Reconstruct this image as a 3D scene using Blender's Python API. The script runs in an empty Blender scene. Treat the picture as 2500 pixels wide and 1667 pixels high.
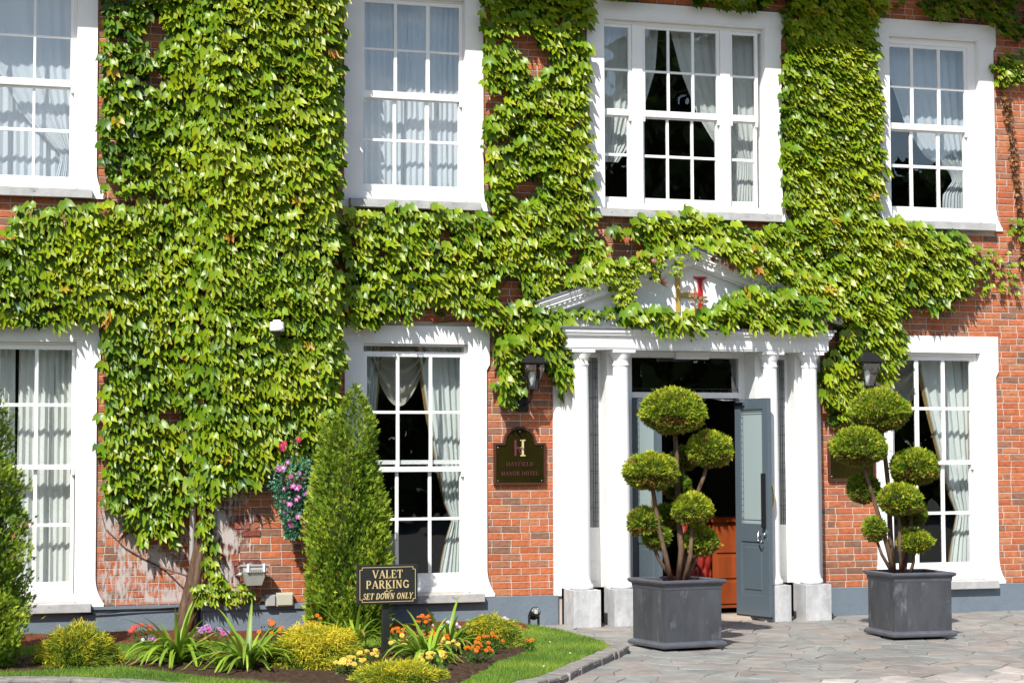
import bpy, bmesh, math, random
import numpy as np
from mathutils import Vector, Matrix, noise as mnoise

SC = bpy.context.scene
COL = SC.collection
RNG = np.random.default_rng(7)
random.seed(7)
R = math.radians

# ------------------------------------------------------------------ camera
PSI, PITCH, ROLL = R(17.5965), R(3.288), -0.0038
Fh = Vector((math.sin(PSI), math.cos(PSI), 0)); Rt = Vector((math.cos(PSI), -math.sin(PSI), 0)); UP = Vector((0, 0, 1))
Fw = Fh * math.cos(PITCH) + UP * math.sin(PITCH)
Up = UP * math.cos(PITCH) - Fh * math.sin(PITCH)
Rr = Rt * math.cos(ROLL) + Up * math.sin(ROLL)
Uu = Up * math.cos(ROLL) - Rt * math.sin(ROLL)
cam = bpy.data.cameras.new('camera'); camo = bpy.data.objects.new('camera', cam); COL.objects.link(camo)
M = Matrix(((Rr.x, Uu.x, -Fw.x), (Rr.y, Uu.y, -Fw.y), (Rr.z, Uu.z, -Fw.z)))
camo.matrix_world = Matrix.Translation((-6.5904, -20.78, 1.81)) @ M.to_4x4()
cam.sensor_width = 36.0; cam.lens = 70.56; cam.clip_end = 2000; cam.clip_start = 0.1
SC.camera = camo

# ------------------------------------------------------------------ sky and sun
SUN_TRAVEL = Vector((0.72, 1.0, -1.22)).normalized()
W = bpy.data.worlds.new('World'); SC.world = W; W.use_nodes = True
nt = W.node_tree; nt.nodes.clear()
wo = nt.nodes.new('ShaderNodeOutputWorld'); bg = nt.nodes.new('ShaderNodeBackground')
sky = nt.nodes.new('ShaderNodeTexSky'); sky.sky_type = 'NISHITA'; sky.sun_disc = False
sky.sun_elevation = math.asin(-SUN_TRAVEL.z); sky.sun_rotation = math.atan2(-SUN_TRAVEL.x, -SUN_TRAVEL.y)
sky.air_density = 1.0; sky.dust_density = 1.0; sky.ozone_density = 1.0
tc = nt.nodes.new('ShaderNodeTexCoord'); mp = nt.nodes.new('ShaderNodeMapping'); mp.inputs['Scale'].default_value = (1, 1, 2.6)
nz = nt.nodes.new('ShaderNodeTexNoise'); nz.inputs['Scale'].default_value = 2.4; nz.inputs['Detail'].default_value = 7; nz.inputs['Roughness'].default_value = .58
cr = nt.nodes.new('ShaderNodeValToRGB'); cr.color_ramp.elements[0].position = .54; cr.color_ramp.elements[1].position = .70
mx = nt.nodes.new('ShaderNodeMix'); mx.data_type = 'RGBA'; mx.inputs[7].default_value = (9.5, 9.7, 10.2, 1)
nt.links.new(tc.outputs['Generated'], mp.inputs[0]); nt.links.new(mp.outputs[0], nz.inputs[0]); nt.links.new(nz.outputs[0], cr.inputs[0])
nt.links.new(cr.outputs[0], mx.inputs[0]); nt.links.new(sky.outputs[0], mx.inputs[6]); nt.links.new(mx.outputs[2], bg.inputs[0])
bg.inputs[1].default_value = 0.105; nt.links.new(bg.outputs[0], wo.inputs[0])
sl = bpy.data.lights.new('sun', 'SUN'); so = bpy.data.objects.new('sun', sl); COL.objects.link(so)
sl.energy = 4.6; sl.angle = R(0.53); sl.color = (1.0, 0.955, 0.89)
so.rotation_mode = 'QUATERNION'; so.rotation_quaternion = Vector((0, 0, -1)).rotation_difference(SUN_TRAVEL); so.location = (-12, -20, 25)
SC.view_settings.view_transform = 'Standard'; SC.view_settings.look = 'None'; SC.view_settings.gamma = 1.0
SC.view_settings.use_curve_mapping = False; SC.view_settings.exposure = 0.62
SC.render.engine = 'CYCLES'
SC.cycles.max_bounces = 10; SC.cycles.transparent_max_bounces = 24; SC.cycles.diffuse_bounces = 4

# ------------------------------------------------------------------ materials
def new_mat(name):
    m = bpy.data.materials.new(name); m.use_nodes = True
    return m, m.node_tree, m.node_tree.nodes['Principled BSDF']
def mat(name, base=(.5, .5, .5), rough=.6, attr=False, var=.0, vscale=6, bump=.0, bscale=40, metal=0, spec=.5, stain=None, transl=0, coat=0, vstretch=(1, 1, 1)):
    m, t, b = new_mat(name); N, L = t.nodes, t.links
    b.inputs['Roughness'].default_value = rough; b.inputs['Metallic'].default_value = metal
    b.inputs['Specular IOR Level'].default_value = spec; b.inputs['Coat Weight'].default_value = coat
    if attr:
        a = N.new('ShaderNodeAttribute'); a.attribute_name = 'col'; c = a.outputs['Color']
    else:
        a = N.new('ShaderNodeRGB'); a.outputs[0].default_value = (*base, 1); c = a.outputs[0]
    tcn = N.new('ShaderNodeTexCoord'); mpn = N.new('ShaderNodeMapping'); mpn.inputs['Scale'].default_value = vstretch
    L.new(tcn.outputs['Object'], mpn.inputs[0])
    if var:
        n = N.new('ShaderNodeTexNoise'); n.inputs['Scale'].default_value = vscale; n.inputs['Detail'].default_value = 6; n.inputs['Roughness'].default_value = .62
        L.new(mpn.outputs[0], n.inputs[0])
        mr = N.new('ShaderNodeMapRange'); mr.inputs[1].default_value = .3; mr.inputs[2].default_value = .7
        mr.inputs[3].default_value = 1 - var; mr.inputs[4].default_value = 1 + var
        L.new(n.outputs[0], mr.inputs[0])
        v = N.new('ShaderNodeVectorMath'); v.operation = 'SCALE'; L.new(c, v.inputs[0]); L.new(mr.outputs[0], v.inputs['Scale']); c = v.outputs[0]
    if stain:      # (colour, scale, lo, hi, stretch)
        sc_, s_s, lo, hi, st = stain
        mp2 = N.new('ShaderNodeMapping'); mp2.inputs['Scale'].default_value = st; L.new(tcn.outputs['Object'], mp2.inputs[0])
        n2 = N.new('ShaderNodeTexNoise'); n2.inputs['Scale'].default_value = s_s; n2.inputs['Detail'].default_value = 8; n2.inputs['Roughness'].default_value = .7
        L.new(mp2.outputs[0], n2.inputs[0])
        m2 = N.new('ShaderNodeMapRange'); m2.inputs[1].default_value = lo; m2.inputs[2].default_value = hi; L.new(n2.outputs[0], m2.inputs[0])
        x = N.new('ShaderNodeMix'); x.data_type = 'RGBA'; L.new(m2.outputs[0], x.inputs[0]); L.new(c, x.inputs[6]); x.inputs[7].default_value = (*sc_, 1); c = x.outputs[2]
    L.new(c, b.inputs['Base Color'])
    if bump:
        n3 = N.new('ShaderNodeTexNoise'); n3.inputs['Scale'].default_value = bscale; n3.inputs['Detail'].default_value = 5
        L.new(mpn.outputs[0], n3.inputs[0])
        bp = N.new('ShaderNodeBump'); bp.inputs['Strength'].default_value = bump; bp.inputs['Distance'].default_value = .01
        L.new(n3.outputs[0], bp.inputs['Height']); L.new(bp.outputs[0], b.inputs['Normal'])
    if transl:
        tr = N.new('ShaderNodeBsdfTranslucent'); L.new(c, tr.inputs[0]); ms = N.new('ShaderNodeMixShader'); ms.inputs[0].default_value = transl
        L.new(b.outputs[0], ms.inputs[1]); L.new(tr.outputs[0], ms.inputs[2])
        L.new(ms.outputs[0], N['Material Output'].inputs[0])
    return m
def glass_mat(name, tint, gloss=1.0, rough=0.0):
    m = bpy.data.materials.new(name); m.use_nodes = True; t = m.node_tree; N, L = t.nodes, t.links; N.clear()
    o = N.new('ShaderNodeOutputMaterial'); tr = N.new('ShaderNodeBsdfTransparent'); tr.inputs[0].default_value = (*tint, 1)
    g = N.new('ShaderNodeBsdfGlossy'); g.inputs['Roughness'].default_value = rough; g.inputs[0].default_value = (.95, .97, 1, 1)
    fr = N.new('ShaderNodeFresnel'); ge = N.new('ShaderNodeNewGeometry'); io = N.new('ShaderNodeMapRange'); io.inputs[3].default_value = 1.5; io.inputs[4].default_value = 1 / 1.5
    L.new(ge.outputs['Backfacing'], io.inputs[0]); L.new(io.outputs[0], fr.inputs[0])   # a pane has two faces: same reflectance from either side
    ml = N.new('ShaderNodeMath'); ml.operation = 'MULTIPLY'; ml.inputs[1].default_value = gloss
    n = N.new('ShaderNodeTexNoise'); n.inputs['Scale'].default_value = 1.6
    tcn = N.new('ShaderNodeTexCoord'); L.new(tcn.outputs['Object'], n.inputs[0])
    bp = N.new('ShaderNodeBump'); bp.inputs['Strength'].default_value = .05; bp.inputs['Distance'].default_value = .05
    L.new(n.outputs[0], bp.inputs['Height']); L.new(bp.outputs[0], g.inputs['Normal'])
    ms = N.new('ShaderNodeMixShader'); L.new(fr.outputs[0], ml.inputs[0]); L.new(ml.outputs[0], ms.inputs[0]); L.new(tr.outputs[0], ms.inputs[1]); L.new(g.outputs[0], ms.inputs[2]); L.new(ms.outputs[0], o.inputs[0])
    return m

MT = {}
MT['brick'] = mat('brick', attr=True, rough=.88, stain=((.15, .085, .06), 1.7, .50, .95, (1, 1, 1.5)), var=.28, vscale=16, bump=.5, bscale=60, spec=.2, vstretch=(1, 1, 1.6))
MT['mortar'] = mat('mortar', (.50, .43, .37), .95, var=.2, vscale=5, bump=.4, bscale=120, spec=.1)
MT['render'] = mat('white_render', (.80, .80, .79), .6, var=.04, vscale=3, bump=.25, bscale=18, stain=((.34, .33, .31), 22, .665, .74, (1, 1, .8)), spec=.3)
MT['paint'] = mat('white_paint', (.80, .80, .785), .42, var=.03, vscale=5, stain=((.45, .43, .40), 14, .70, .76, (1, 1, .5)), bump=.08, bscale=25)
MT['column'] = mat('column_paint', (.82, .82, .81), .45, var=.02, vscale=3, bump=.06, bscale=20)
MT['sill'] = mat('concrete_sill', (.37, .37, .365), .85, var=.18, vscale=7, bump=.4, bscale=60, stain=((.17, .16, .15), 11, .58, .70, (.6, 1, 1)))
MT['pedestal'] = mat('pedestal_concrete', (.36, .365, .375), .85, var=.16, vscale=4, bump=.35, bscale=45, stain=((.50, .51, .52), 3.5, .48, .62, (1, 1, .45)))
MT['plinth'] = mat('plinth_paint', (.135, .17, .205), .62, var=.08, vscale=5, bump=.4, bscale=26)
MT['door'] = mat('door_paint', (.085, .112, .132), .32, var=.05, vscale=3, bump=.03)
MT['lead'] = mat('lead', (.14, .145, .16), .5, var=.2, vscale=10, bump=.2)
MT['came'] = mat('lead_came', (.06, .06, .065), .5)
MT['gold'] = mat('gold_paint', (.48, .33, .07), .35, metal=.15, var=.08)
MT['red'] = mat('red_paint', (.42, .02, .015), .35)
MT['letter'] = mat('gold_lettering', (.55, .42, .2), .5)
MT['maroon'] = mat('maroon_lettering', (.09, .018, .025), .5)
MT['board'] = mat('black_board', (.012, .014, .013), .45, var=.1)
MT['iron'] = mat('black_iron', (.012, .012, .013), .35, bump=.2)
MT['plaque'] = mat('plaque_brass', (.085, .075, .018), .16, metal=.85, var=.25, vscale=3)
MT['frame_wood'] = mat('plaque_frame', (.06, .022, .012), .35, var=.2, vstretch=(1, 1, 1))
MT['brass'] = mat('brass', (.75, .55, .25), .25, metal=1)
MT['chrome'] = mat('chrome', (.7, .7, .7), .2, metal=1)
MT['plastic'] = mat('white_plastic', (.78, .78, .77), .35)
MT['greyplastic'] = mat('grey_plastic', (.33, .34, .34), .5, var=.06, bump=.1)
MT['beigeplastic'] = mat('beige_plastic', (.42, .42, .33), .5, var=.05)
MT['alu'] = mat('cast_aluminium', (.45, .45, .43), .45, metal=.3, var=.1)
MT['planter'] = mat('lead_planter', (.050, .054, .062), .42, var=.35, vscale=5, bump=.2, bscale=22, vstretch=(1, 1, .35), stain=((.20, .215, .25), 7, .56, .80, (1, 1, .4)), spec=.6)
MT['planterrim'] = mat('lead_planter_rim', (.075, .08, .095), .38, var=.2, vscale=8, bump=.2, bscale=30, spec=.6)
MT['soil'] = mat('soil', (.055, .034, .022), .95, var=.45, vscale=22, bump=1.0, bscale=60, spec=.1)
MT['mulch'] = mat('mulch', (.13, .042, .022), .95, var=.5, vscale=30, bump=1.0, bscale=80, spec=.1)
MT['lawn'] = mat('lawn', (.075, .15, .018), .9, var=.35, vscale=5, bump=1.0, bscale=90, spec=.1)
MT['grass'] = mat('grass_blade', attr=True, rough=.55, transl=.3, spec=.3)
MT['stone'] = mat('paving_stone', attr=True, rough=.6, var=.22, vscale=5, bump=.45, bscale=16, spec=.4)
MT['earth'] = mat('drive_surface', (.05, .05, .042), .9, var=.2)
MT['joint'] = mat('paving_joint', (.27, .235, .205), .95, var=.25, vscale=6, bump=.6, bscale=60)
MT['kerb'] = mat('kerb_stone', (.20, .185, .17), .9, var=.35, vscale=9, bump=.9, bscale=30)
MT['leaf'] = mat('ivy_leaf', attr=True, rough=.38, transl=.25, var=.12, vscale=14, spec=.40)
MT['needle'] = mat('conifer_spray', attr=True, rough=.6, transl=.2, spec=.25)
MT['strap'] = mat('strap_leaf', attr=True, rough=.42, transl=.3, spec=.35, var=.1, vscale=8)
MT['petal'] = mat('petal', attr=True, rough=.6, transl=.3, spec=.2)
MT['bark'] = mat('bark', (.115, .075, .05), .95, var=.55, vscale=26, bump=1.0, bscale=50, vstretch=(1, 1, .14), spec=.1)
MT['stem'] = mat('vine_stem', (.12, .07, .045), .9, var=.3, vscale=20)
MT['curtain'] = mat('curtain_fabric', attr=True, rough=.9, transl=.2, spec=.1, bump=.1, bscale=200)
MT['glass'] = glass_mat('window_glass', (.965, .98, .975), 2.0)
MT['doorglass'] = mat('etched_glass', (.50, .60, .60), .25, transl=.45, spec=.6)
MT['leadglass'] = mat('leaded_glass', (.22, .235, .235), .12, spec=.9, var=.15, vscale=3)
MT['bulb'] = mat('frosted_bulb', (.75, .78, .78), .3)
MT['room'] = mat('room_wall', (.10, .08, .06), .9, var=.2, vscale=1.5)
MT['mahogany'] = mat('mahogany', (.26, .055, .015), .3, var=.3, vscale=6, vstretch=(1, 1, .15), coat=.3)
MT['leather'] = mat('red_leather', (.22, .018, .012), .3, coat=.3)
MT['beigefab'] = mat('beige_fabric', (.45, .38, .26), .9)
MT['tile'] = mat('roof_slate', (.07, .075, .085), .7, var=.2)
MT['soffit'] = mat('soffit_paint', (.6, .6, .58), .6, var=.1)
MT['threshold'] = mat('stone_threshold', (.40, .33, .26), .7, var=.2, bump=.2)
MT['pave_pale'] = mat('pale_paving', (.40, .36, .33), .8, var=.2, vscale=3, bump=.4)

# ------------------------------------------------------------------ helpers
def tag(o, label=None, cat=None, group=None, kind=None):
    if label: o['label'] = label
    if cat: o['category'] = cat
    if group: o['group'] = group
    if kind: o['kind'] = kind
    return o
def link(name, me, material=None, parent=None):
    o = bpy.data.objects.new(name, me); COL.objects.link(o)
    if material is not None and me is not None and len(me.materials) == 0: me.materials.append(material)
    if parent is not None: o.parent = parent; o.matrix_parent_inverse = Matrix.Translation(-Vector(parent_loc(parent)))
    return o
def parent_loc(p): return p.location
def empty(name, loc=(0, 0, 0)):
    o = bpy.data.objects.new(name, None); COL.objects.link(o); o.location = loc; o.empty_display_size = .1
    return o
class MB:
    """collects shapes; build() links them as ONE mesh object (world coordinates)"""
    def __init__(s): s.V = []; s.F = []; s.C = []; s.S = []
    def add(s, V, F, col=(1, 1, 1), smooth=False):
        n = len(s.V); s.V.extend([tuple(map(float, v)) for v in V]); s.F.extend([tuple(n + i for i in f) for f in F])
        s.C.extend([col] * len(V)); s.S.extend([smooth] * len(F)); return s
    def box(s, x0, x1, y0, y1, z0, z1, col=(1, 1, 1)):
        V = [(x0, y0, z0), (x1, y0, z0), (x1, y1, z0), (x0, y1, z0), (x0, y0, z1), (x1, y0, z1), (x1, y1, z1), (x0, y1, z1)]
        return s.add(V, [(0, 3, 2, 1), (4, 5, 6, 7), (0, 1, 5, 4), (1, 2, 6, 5), (2, 3, 7, 6), (3, 0, 4, 7)], col)
    def bevbox(s, x0, x1, y0, y1, z0, z1, b=.006, col=(1, 1, 1)):
        bm = bmesh.new(); bmesh.ops.create_cube(bm, size=1)
        for v in bm.verts: v.co = Vector(((x0 + x1) / 2 + v.co.x * (x1 - x0), (y0 + y1) / 2 + v.co.y * (y1 - y0), (z0 + z1) / 2 + v.co.z * (z1 - z0)))
        bmesh.ops.bevel(bm, geom=bm.edges[:], offset=b, segments=2, affect='EDGES', profile=.6)
        return s.bm(bm, col)
    def bm(s, bm, col=(1, 1, 1), smooth=False):
        bm.verts.index_update(); s.add([v.co[:] for v in bm.verts], [[v.index for v in f.verts] for f in bm.faces], col, smooth); bm.free(); return s
    def prism_xz(s, pts, y0, y1, col=(1, 1, 1)):
        """polygon in X-Z (counter-clockwise seen from -Y) extruded y0 (front) to y1"""
        n = len(pts); V = [(x, y0, z) for x, z in pts] + [(x, y1, z) for x, z in pts]
        F = [tuple(range(n)), tuple(reversed(range(n, 2 * n)))] + [(i, i + n, (i + 1) % n + n, (i + 1) % n) for i in range(n)]
        return s.add(V, F, col)
    def prism_xy(s, pts, z0, z1, col=(1, 1, 1), slope=0):
        n = len(pts); V = [(x, y, z0 + slope * y) for x, y in pts] + [(x, y, z1 + slope * y) for x, y in pts]
        F = [tuple(reversed(range(n))), tuple(range(n, 2 * n))] + [(i, (i + 1) % n, (i + 1) % n + n, i + n) for i in range(n)]
        return s.add(V, F, col)
    def lathe(s, prof, cx, cy, seg=28, col=(1, 1, 1), smooth=True, axis=None):
        V = []; F = []
        for r, z in prof:
            for k in range(seg):
                a = 2 * math.pi * k / seg; V.append((cx + r * math.cos(a), cy + r * math.sin(a), z))
        for i in range(len(prof) - 1):
            for k in range(seg):
                F.append((i * seg + k, i * seg + (k + 1) % seg, (i + 1) * seg + (k + 1) % seg, (i + 1) * seg + k))
        F.append(tuple(reversed(range(seg)))); F.append(tuple(range((len(prof) - 1) * seg, len(prof) * seg)))
        if axis: V = [axis(v) for v in V]
        return s.add(V, F, col, smooth)
    def tube(s, pts, rad, seg=8, col=(1, 1, 1), smooth=True, rough=0):
        P = [Vector(p) for p in pts]; n = len(P); V = []; F = []
        if not hasattr(rad, '__len__'): rad = [rad] * n
        ref = Vector((0.3, 1, .1)).normalized()
        for i in range(n):
            d = (P[min(i + 1, n - 1)] - P[max(i - 1, 0)]).normalized()
            a = d.cross(ref); a = a.normalized() if a.length > 1e-4 else Vector((1, 0, 0)); b = d.cross(a)
            for k in range(seg):
                t = 2 * math.pi * k / seg; rr = rad[i] * (1 + rough * math.sin(k * 2.3 + i * .7) + rough * random.uniform(-.5, .5))
                V.append(P[i] + (a * math.cos(t) + b * math.sin(t)) * rr)
        for i in range(n - 1):
            for k in range(seg): F.append((i * seg + k, (i + 1) * seg + k, (i + 1) * seg + (k + 1) % seg, i * seg + (k + 1) % seg))
        F.append(tuple(range(seg))); F.append(tuple(reversed(range((n - 1) * seg, n * seg))))
        return s.add(V, F, col, smooth)
    def rot(s, c, ang):
        ca, sa = math.cos(ang), math.sin(ang)
        s.V = [(c[0] + (x - c[0]) * ca - (y - c[1]) * sa, c[1] + (x - c[0]) * sa + (y - c[1]) * ca, z) for x, y, z in s.V]; return s
    def mesh(s, name, material):
        me = bpy.data.meshes.new(name); me.from_pydata(s.V, [], s.F)
        ca = me.color_attributes.new('col', 'FLOAT_COLOR', 'POINT'); ca.data.foreach_set('color', np.array([(*c, 1) for c in s.C], dtype=np.float32).ravel())
        me.polygons.foreach_set('use_smooth', s.S); me.materials.append(material); me.update(); return me
    def build(s, name, material, parent=None): return link(name, s.mesh(name, material), None, parent)
def tri_mesh(name, V, F, C, material, smooth=False):
    V = np.asarray(V, np.float32); F = np.asarray(F, np.int32); me = bpy.data.meshes.new(name)
    me.vertices.add(len(V)); me.vertices.foreach_set('co', V.ravel()); me.loops.add(F.size); me.loops.foreach_set('vertex_index', F.ravel())
    me.polygons.add(len(F)); me.polygons.foreach_set('loop_start', np.arange(0, F.size, 3, dtype=np.int32)); me.polygons.foreach_set('loop_total', np.full(len(F), 3, np.int32))
    me.polygons.foreach_set('use_smooth', np.full(len(F), smooth)); ca = me.color_attributes.new('col', 'FLOAT_COLOR', 'POINT')
    C4 = np.ones((len(V), 4), np.float32); C4[:, :3] = C; ca.data.foreach_set('color', C4.ravel()); me.materials.append(material); me.update(); me.validate(); return me
def scatter(T, TF, P, RM, S, C, TC=None):
    """instances of template T (k,3) with triangles TF; returns V,F,C"""
    n, k = len(P), len(T); S = np.asarray(S)
    TS = T[None] * (S[:, None, :] if S.ndim == 2 else S[:, None, None])
    V = P[:, None, :] + np.einsum('nij,nkj->nki', RM, TS)
    F = TF[None] + (np.arange(n) * k)[:, None, None]
    CC = np.repeat(C[:, None, :], k, 1)
    if TC is not None: CC = CC * TC[None]
    return V.reshape(-1, 3), F.reshape(-1, 3), CC.reshape(-1, 3)
def frames(D, Nn):
    """rotation matrices whose -Z axis (template tip) maps to D and -Y (face) to roughly Nn"""
    D = D / np.linalg.norm(D, axis=1, keepdims=True); X = np.cross(D, Nn); X /= np.linalg.norm(X, axis=1, keepdims=True) + 1e-9
    Y = np.cross(-D, X); return np.stack([X, Y, -D], axis=2)
def inpoly(x, y, poly):
    p = np.asarray(poly); x = np.asarray(x); y = np.asarray(y); r = np.zeros(x.shape, bool); j = len(p) - 1
    for i in range(len(p)):
        xi, yi = p[i]; xj, yj = p[j]
        c = ((yi > y) != (yj > y)) & (x < (xj - xi) * (y - yi) / (yj - yi + 1e-12) + xi); r ^= c; j = i
    return r
GS = .02                        # the forecourt falls 2 cm per metre away from the house
def gz(y, up=0): return GS * y + up

def solo(name, mb, material, loc):
    """a top-level thing that is one mesh, with its origin at its base"""
    mb.V = [(x - loc[0], y - loc[1], z - loc[2]) for x, y, z in mb.V]
    o = mb.build(name, material); o.location = loc; return o
# ================================================================== THE HOUSE
house = empty('hotel_building', (2.05, 0, 0))
tag(house, 'red brick Georgian hotel front with white sash windows and pedimented columned doorway', 'building')

WIN = {   # opening x0, x1, z_sill_top, z_head ; outer x0, x1
 'W1': dict(o=(-5.83, -4.65), z=(4.56, 6.72), g=[(-5.82 + .03, -5.48), (-5.445, -5.10), (-5.075, -4.728)], up=1),
 'W2': dict(o=(-1.69, -.511), z=(4.57, 6.79), g=[(-1.632, -1.306), (-1.270, -.948), (-.905, -.575)], up=1),
 'W3': dict(o=(1.06, 3.05), z=(4.56, 6.70), g=None, up=1),
 'W4': dict(o=(4.60, 5.81), z=(4.545, 6.72), g=[(4.655, 4.94), (4.978, 5.297), (5.335, 5.65)], up=1),
 'W5': dict(o=(-5.83, -4.63), z=(.37, 3.01), g=[(-5.775, -5.46), (-5.40, -5.055), (-5.020, -4.688)], up=0),
 'W6': dict(o=(-1.68, -.483), z=(.37, 3.04), g=[(-1.605, -1.282), (-1.246, -.918), (-.882, -.566)], up=0),
 'W7': dict(o=(4.57, 5.77), z=(.37, 3.02), g=[(4.655, 4.935), (4.985, 5.288), (5.33, 5.66)], up=0)}
DOORHOLE = (.56, 3.54, -.05, 3.10)
DOORFULL = (.46, 3.68, -.05, 3.2)
X0, X1, Z1 = -9.0, 9.0, 7.28

# wall core: mortar slab with real openings
def holed_slab(mb, xs0, xs1, zs0, zs1, holes, y0, y1):
    xs = sorted({xs0, xs1, *[v for h in holes for v in h[:2]]}); zs = sorted({zs0, zs1, *[v for h in holes for v in h[2:]]})
    nx, nz_ = len(xs) - 1, len(zs) - 1
    solid = [[not any(h[0] <= (xs[i] + xs[i + 1]) / 2 <= h[1] and h[2] <= (zs[j] + zs[j + 1]) / 2 <= h[3] for h in holes) for j in range(nz_)] for i in range(nx)]
    for i in range(nx):
        for j in range(nz_):
            if not solid[i][j]: continue
            a, b, c, d = xs[i], xs[i + 1], zs[j], zs[j + 1]
            mb.add([(a, y0, c), (b, y0, c), (b, y0, d), (a, y0, d)], [(0, 1, 2, 3)]); mb.add([(a, y1, c), (b, y1, c), (b, y1, d), (a, y1, d)], [(3, 2, 1, 0)])
            def out(ii, jj): return not (0 <= ii < nx and 0 <= jj < nz_ and solid[ii][jj])
            if out(i - 1, j): mb.add([(a, y0, c), (a, y1, c), (a, y1, d), (a, y0, d)], [(3, 2, 1, 0)])
            if out(i + 1, j): mb.add([(b, y0, c), (b, y1, c), (b, y1, d), (b, y0, d)], [(0, 1, 2, 3)])
            if out(i, j - 1): mb.add([(a, y0, c), (b, y0, c), (b, y1, c), (a, y1, c)], [(3, 2, 1, 0)])
            if out(i, j + 1): mb.add([(a, y0, d), (b, y0, d), (b, y1, d), (a, y1, d)], [(0, 1, 2, 3)])
holes = [(w['o'][0], w['o'][1], w['z'][0], w['z'][1]) for w in WIN.values()] + [DOORHOLE]
BAY = (-3.36, -2.15, -.40)
mb = MB(); holed_slab(mb, X0, X1, -.3, Z1, holes, 0.0, .32)
mb.box(BAY[0] + .006, BAY[1] - .006, BAY[2] + .006, -.001, .30, Z1)
wall = mb.build('wall', MT['mortar'], house)

# ---- bricks: stretcher bond with a few headers; each its own edges, joints recessed
BRICK_COLS = [(.42, .128, .055), (.38, .112, .050), (.45, .150, .070), (.36, .102, .045), (.40, .168, .085), (.31, .135, .08), (.27, .125, .08), (.43, .135, .058), (.37, .132, .065), (.41, .126, .055), (.43, .145, .065), (.22, .115, .075)]
DARK_COLS = [(.20, .055, .035), (.16, .05, .038), (.25, .07, .045), (.13, .045, .035)]
def brick_geo(L_, H, D, seed, col):
    rs = random.Random(seed); b = .004
    j = lambda a: rs.uniform(-a, a)
    V = [(j(.002), 0, j(.001)), (L_ + j(.002), 0, j(.001)), (L_ + j(.002), 0, H + j(.001)), (j(.002), 0, H + j(.001))]
    F_ = [(V[0][0] + b, -D + j(.002), V[0][2] + b), (V[1][0] - b, -D + j(.002), V[1][2] + b), (V[2][0] - b, -D + j(.002), V[2][2] - b), (V[3][0] + b, -D + j(.002), V[3][2] - b)]
    cx, cz = L_ / 2 + j(.03), H / 2
    P = V + [(x, -D + b, z) for x, _, z in V] + F_ + [(cx, -D - rs.uniform(0, .002), cz)]
    F = []
    for i in range(4): F += [(i, (i + 1) % 4, 4 + (i + 1) % 4, 4 + i), (4 + i, 4 + (i + 1) % 4, 8 + (i + 1) % 4, 8 + i), (8 + i, 8 + (i + 1) % 4, 12)]
    return P, F, [col] * len(P)
BT = {}
for kind, (L_, cols) in {'s': (.207, BRICK_COLS), 'h': (.094, BRICK_COLS), 'd': (.207, DARK_COLS), 'e': (.094, DARK_COLS), 'q': (.140, BRICK_COLS)}.items():
    BT[kind] = []
    for v, c in enumerate(cols):
        P, F, C = brick_geo(L_, .0655, .007, hash((kind, v)) % 9999 if False else (ord(kind) * 31 + v), c)
        m_ = MB(); m_.V, m_.F, m_.C, m_.S = P, [tuple(f) for f in F], C, [False] * len(F)
        BT[kind].append((m_.mesh('brick', MT['brick']), m_, L_))
def brick_layout(x0, x1, z0, z1, excl, quoin=None):
    out = []; k = 0; z = z0; rs = random.Random(5)
    while z < z1 - .05:
        x = x0 - (.1085 if k % 2 else 0) - rs.uniform(0, .004)
        while x < x1:
            kd = 's' if rs.random() > .09 else 'h'; L_ = .207 if kd == 's' else .094
            out.append([x, z, kd, L_]); x += L_ + .010
        z += .0755; k += 1
    res = []
    for x, z, kd, L_ in out:
        segs = [(max(x, x0), min(x + L_, x1))]
        for (a, b, c, d) in excl:
            if z + .06 > c and z < d:
                ns = []
                for s0, s1 in segs:
                    if s1 <= a or s0 >= b: ns.append((s0, s1))
                    else:
                        if s0 < a: ns.append((s0, a))
                        if s1 > b: ns.append((b, s1))
                segs = ns
        for s0, s1 in segs:
            if s1 - s0 > .02: res.append((s0, z, kd, L_, s1 - s0))
    return res
def outer(w, k):      # plaster surround outer edge
    c = (w['o'][0] + w['o'][1]) / 2; h = (w['o'][1] - w['o'][0]) / 2 + .185
    return c - h, c + h
excl = []
for k, w in WIN.items():
    a, b = outer(w, k); excl.append((a + .01, b - .01, w['z'][0] - .10, w['z'][1] + .165))
excl.append((.475, 3.665, -.1, 3.75)); excl.append((BAY[0] - .01, BAY[1] + .01, 0, 8))
lay = [(x, z, kd, L_, w_, 0.0, None) for x, z, kd, L_, w_ in brick_layout(X0, X1, .318, Z1 - .02, excl)]
# the projecting breast: dark quoin blocks at its corner, stepped in threes
for i, (x, z, kd, L_, w_) in enumerate(brick_layout(BAY[0], BAY[1], .335, Z1 - .02, [])):
    row = int(round((z - .335) / .0755)); q = .255 if (row // 3) % 2 == 0 else .47
    inq = x + w_ / 2 < BAY[0] + q
    lay.append((x, z, kd, L_, w_, BAY[2] + .006 - (.014 if inq else 0), 'd' if inq else None))
VISREG = lambda x, z: ((x > 5.98 and z > .3 and x < 6.4) or (4.3 < x < 6.4 and 3.2 < z < 4.4) or (-.27 < x < .46 and .3 < z < 2.6) or (-4.43 < x < -2.35 and z < 1.62) or (3.68 < x < 4.4 and .3 < z < 2.3))
cand = [i for i, l in enumerate(lay) if VISREG(l[0] + l[4] / 2, l[1])]
random.Random(3).shuffle(cand)
cand.sort(key=lambda i: (0 if lay[i][0] < .5 else 1 if (lay[i][1] > 3.2 or lay[i][1] < 2.3) else 2))
single = set(cand[:300]); SV, SF, SC_ = [], [], []
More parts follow.
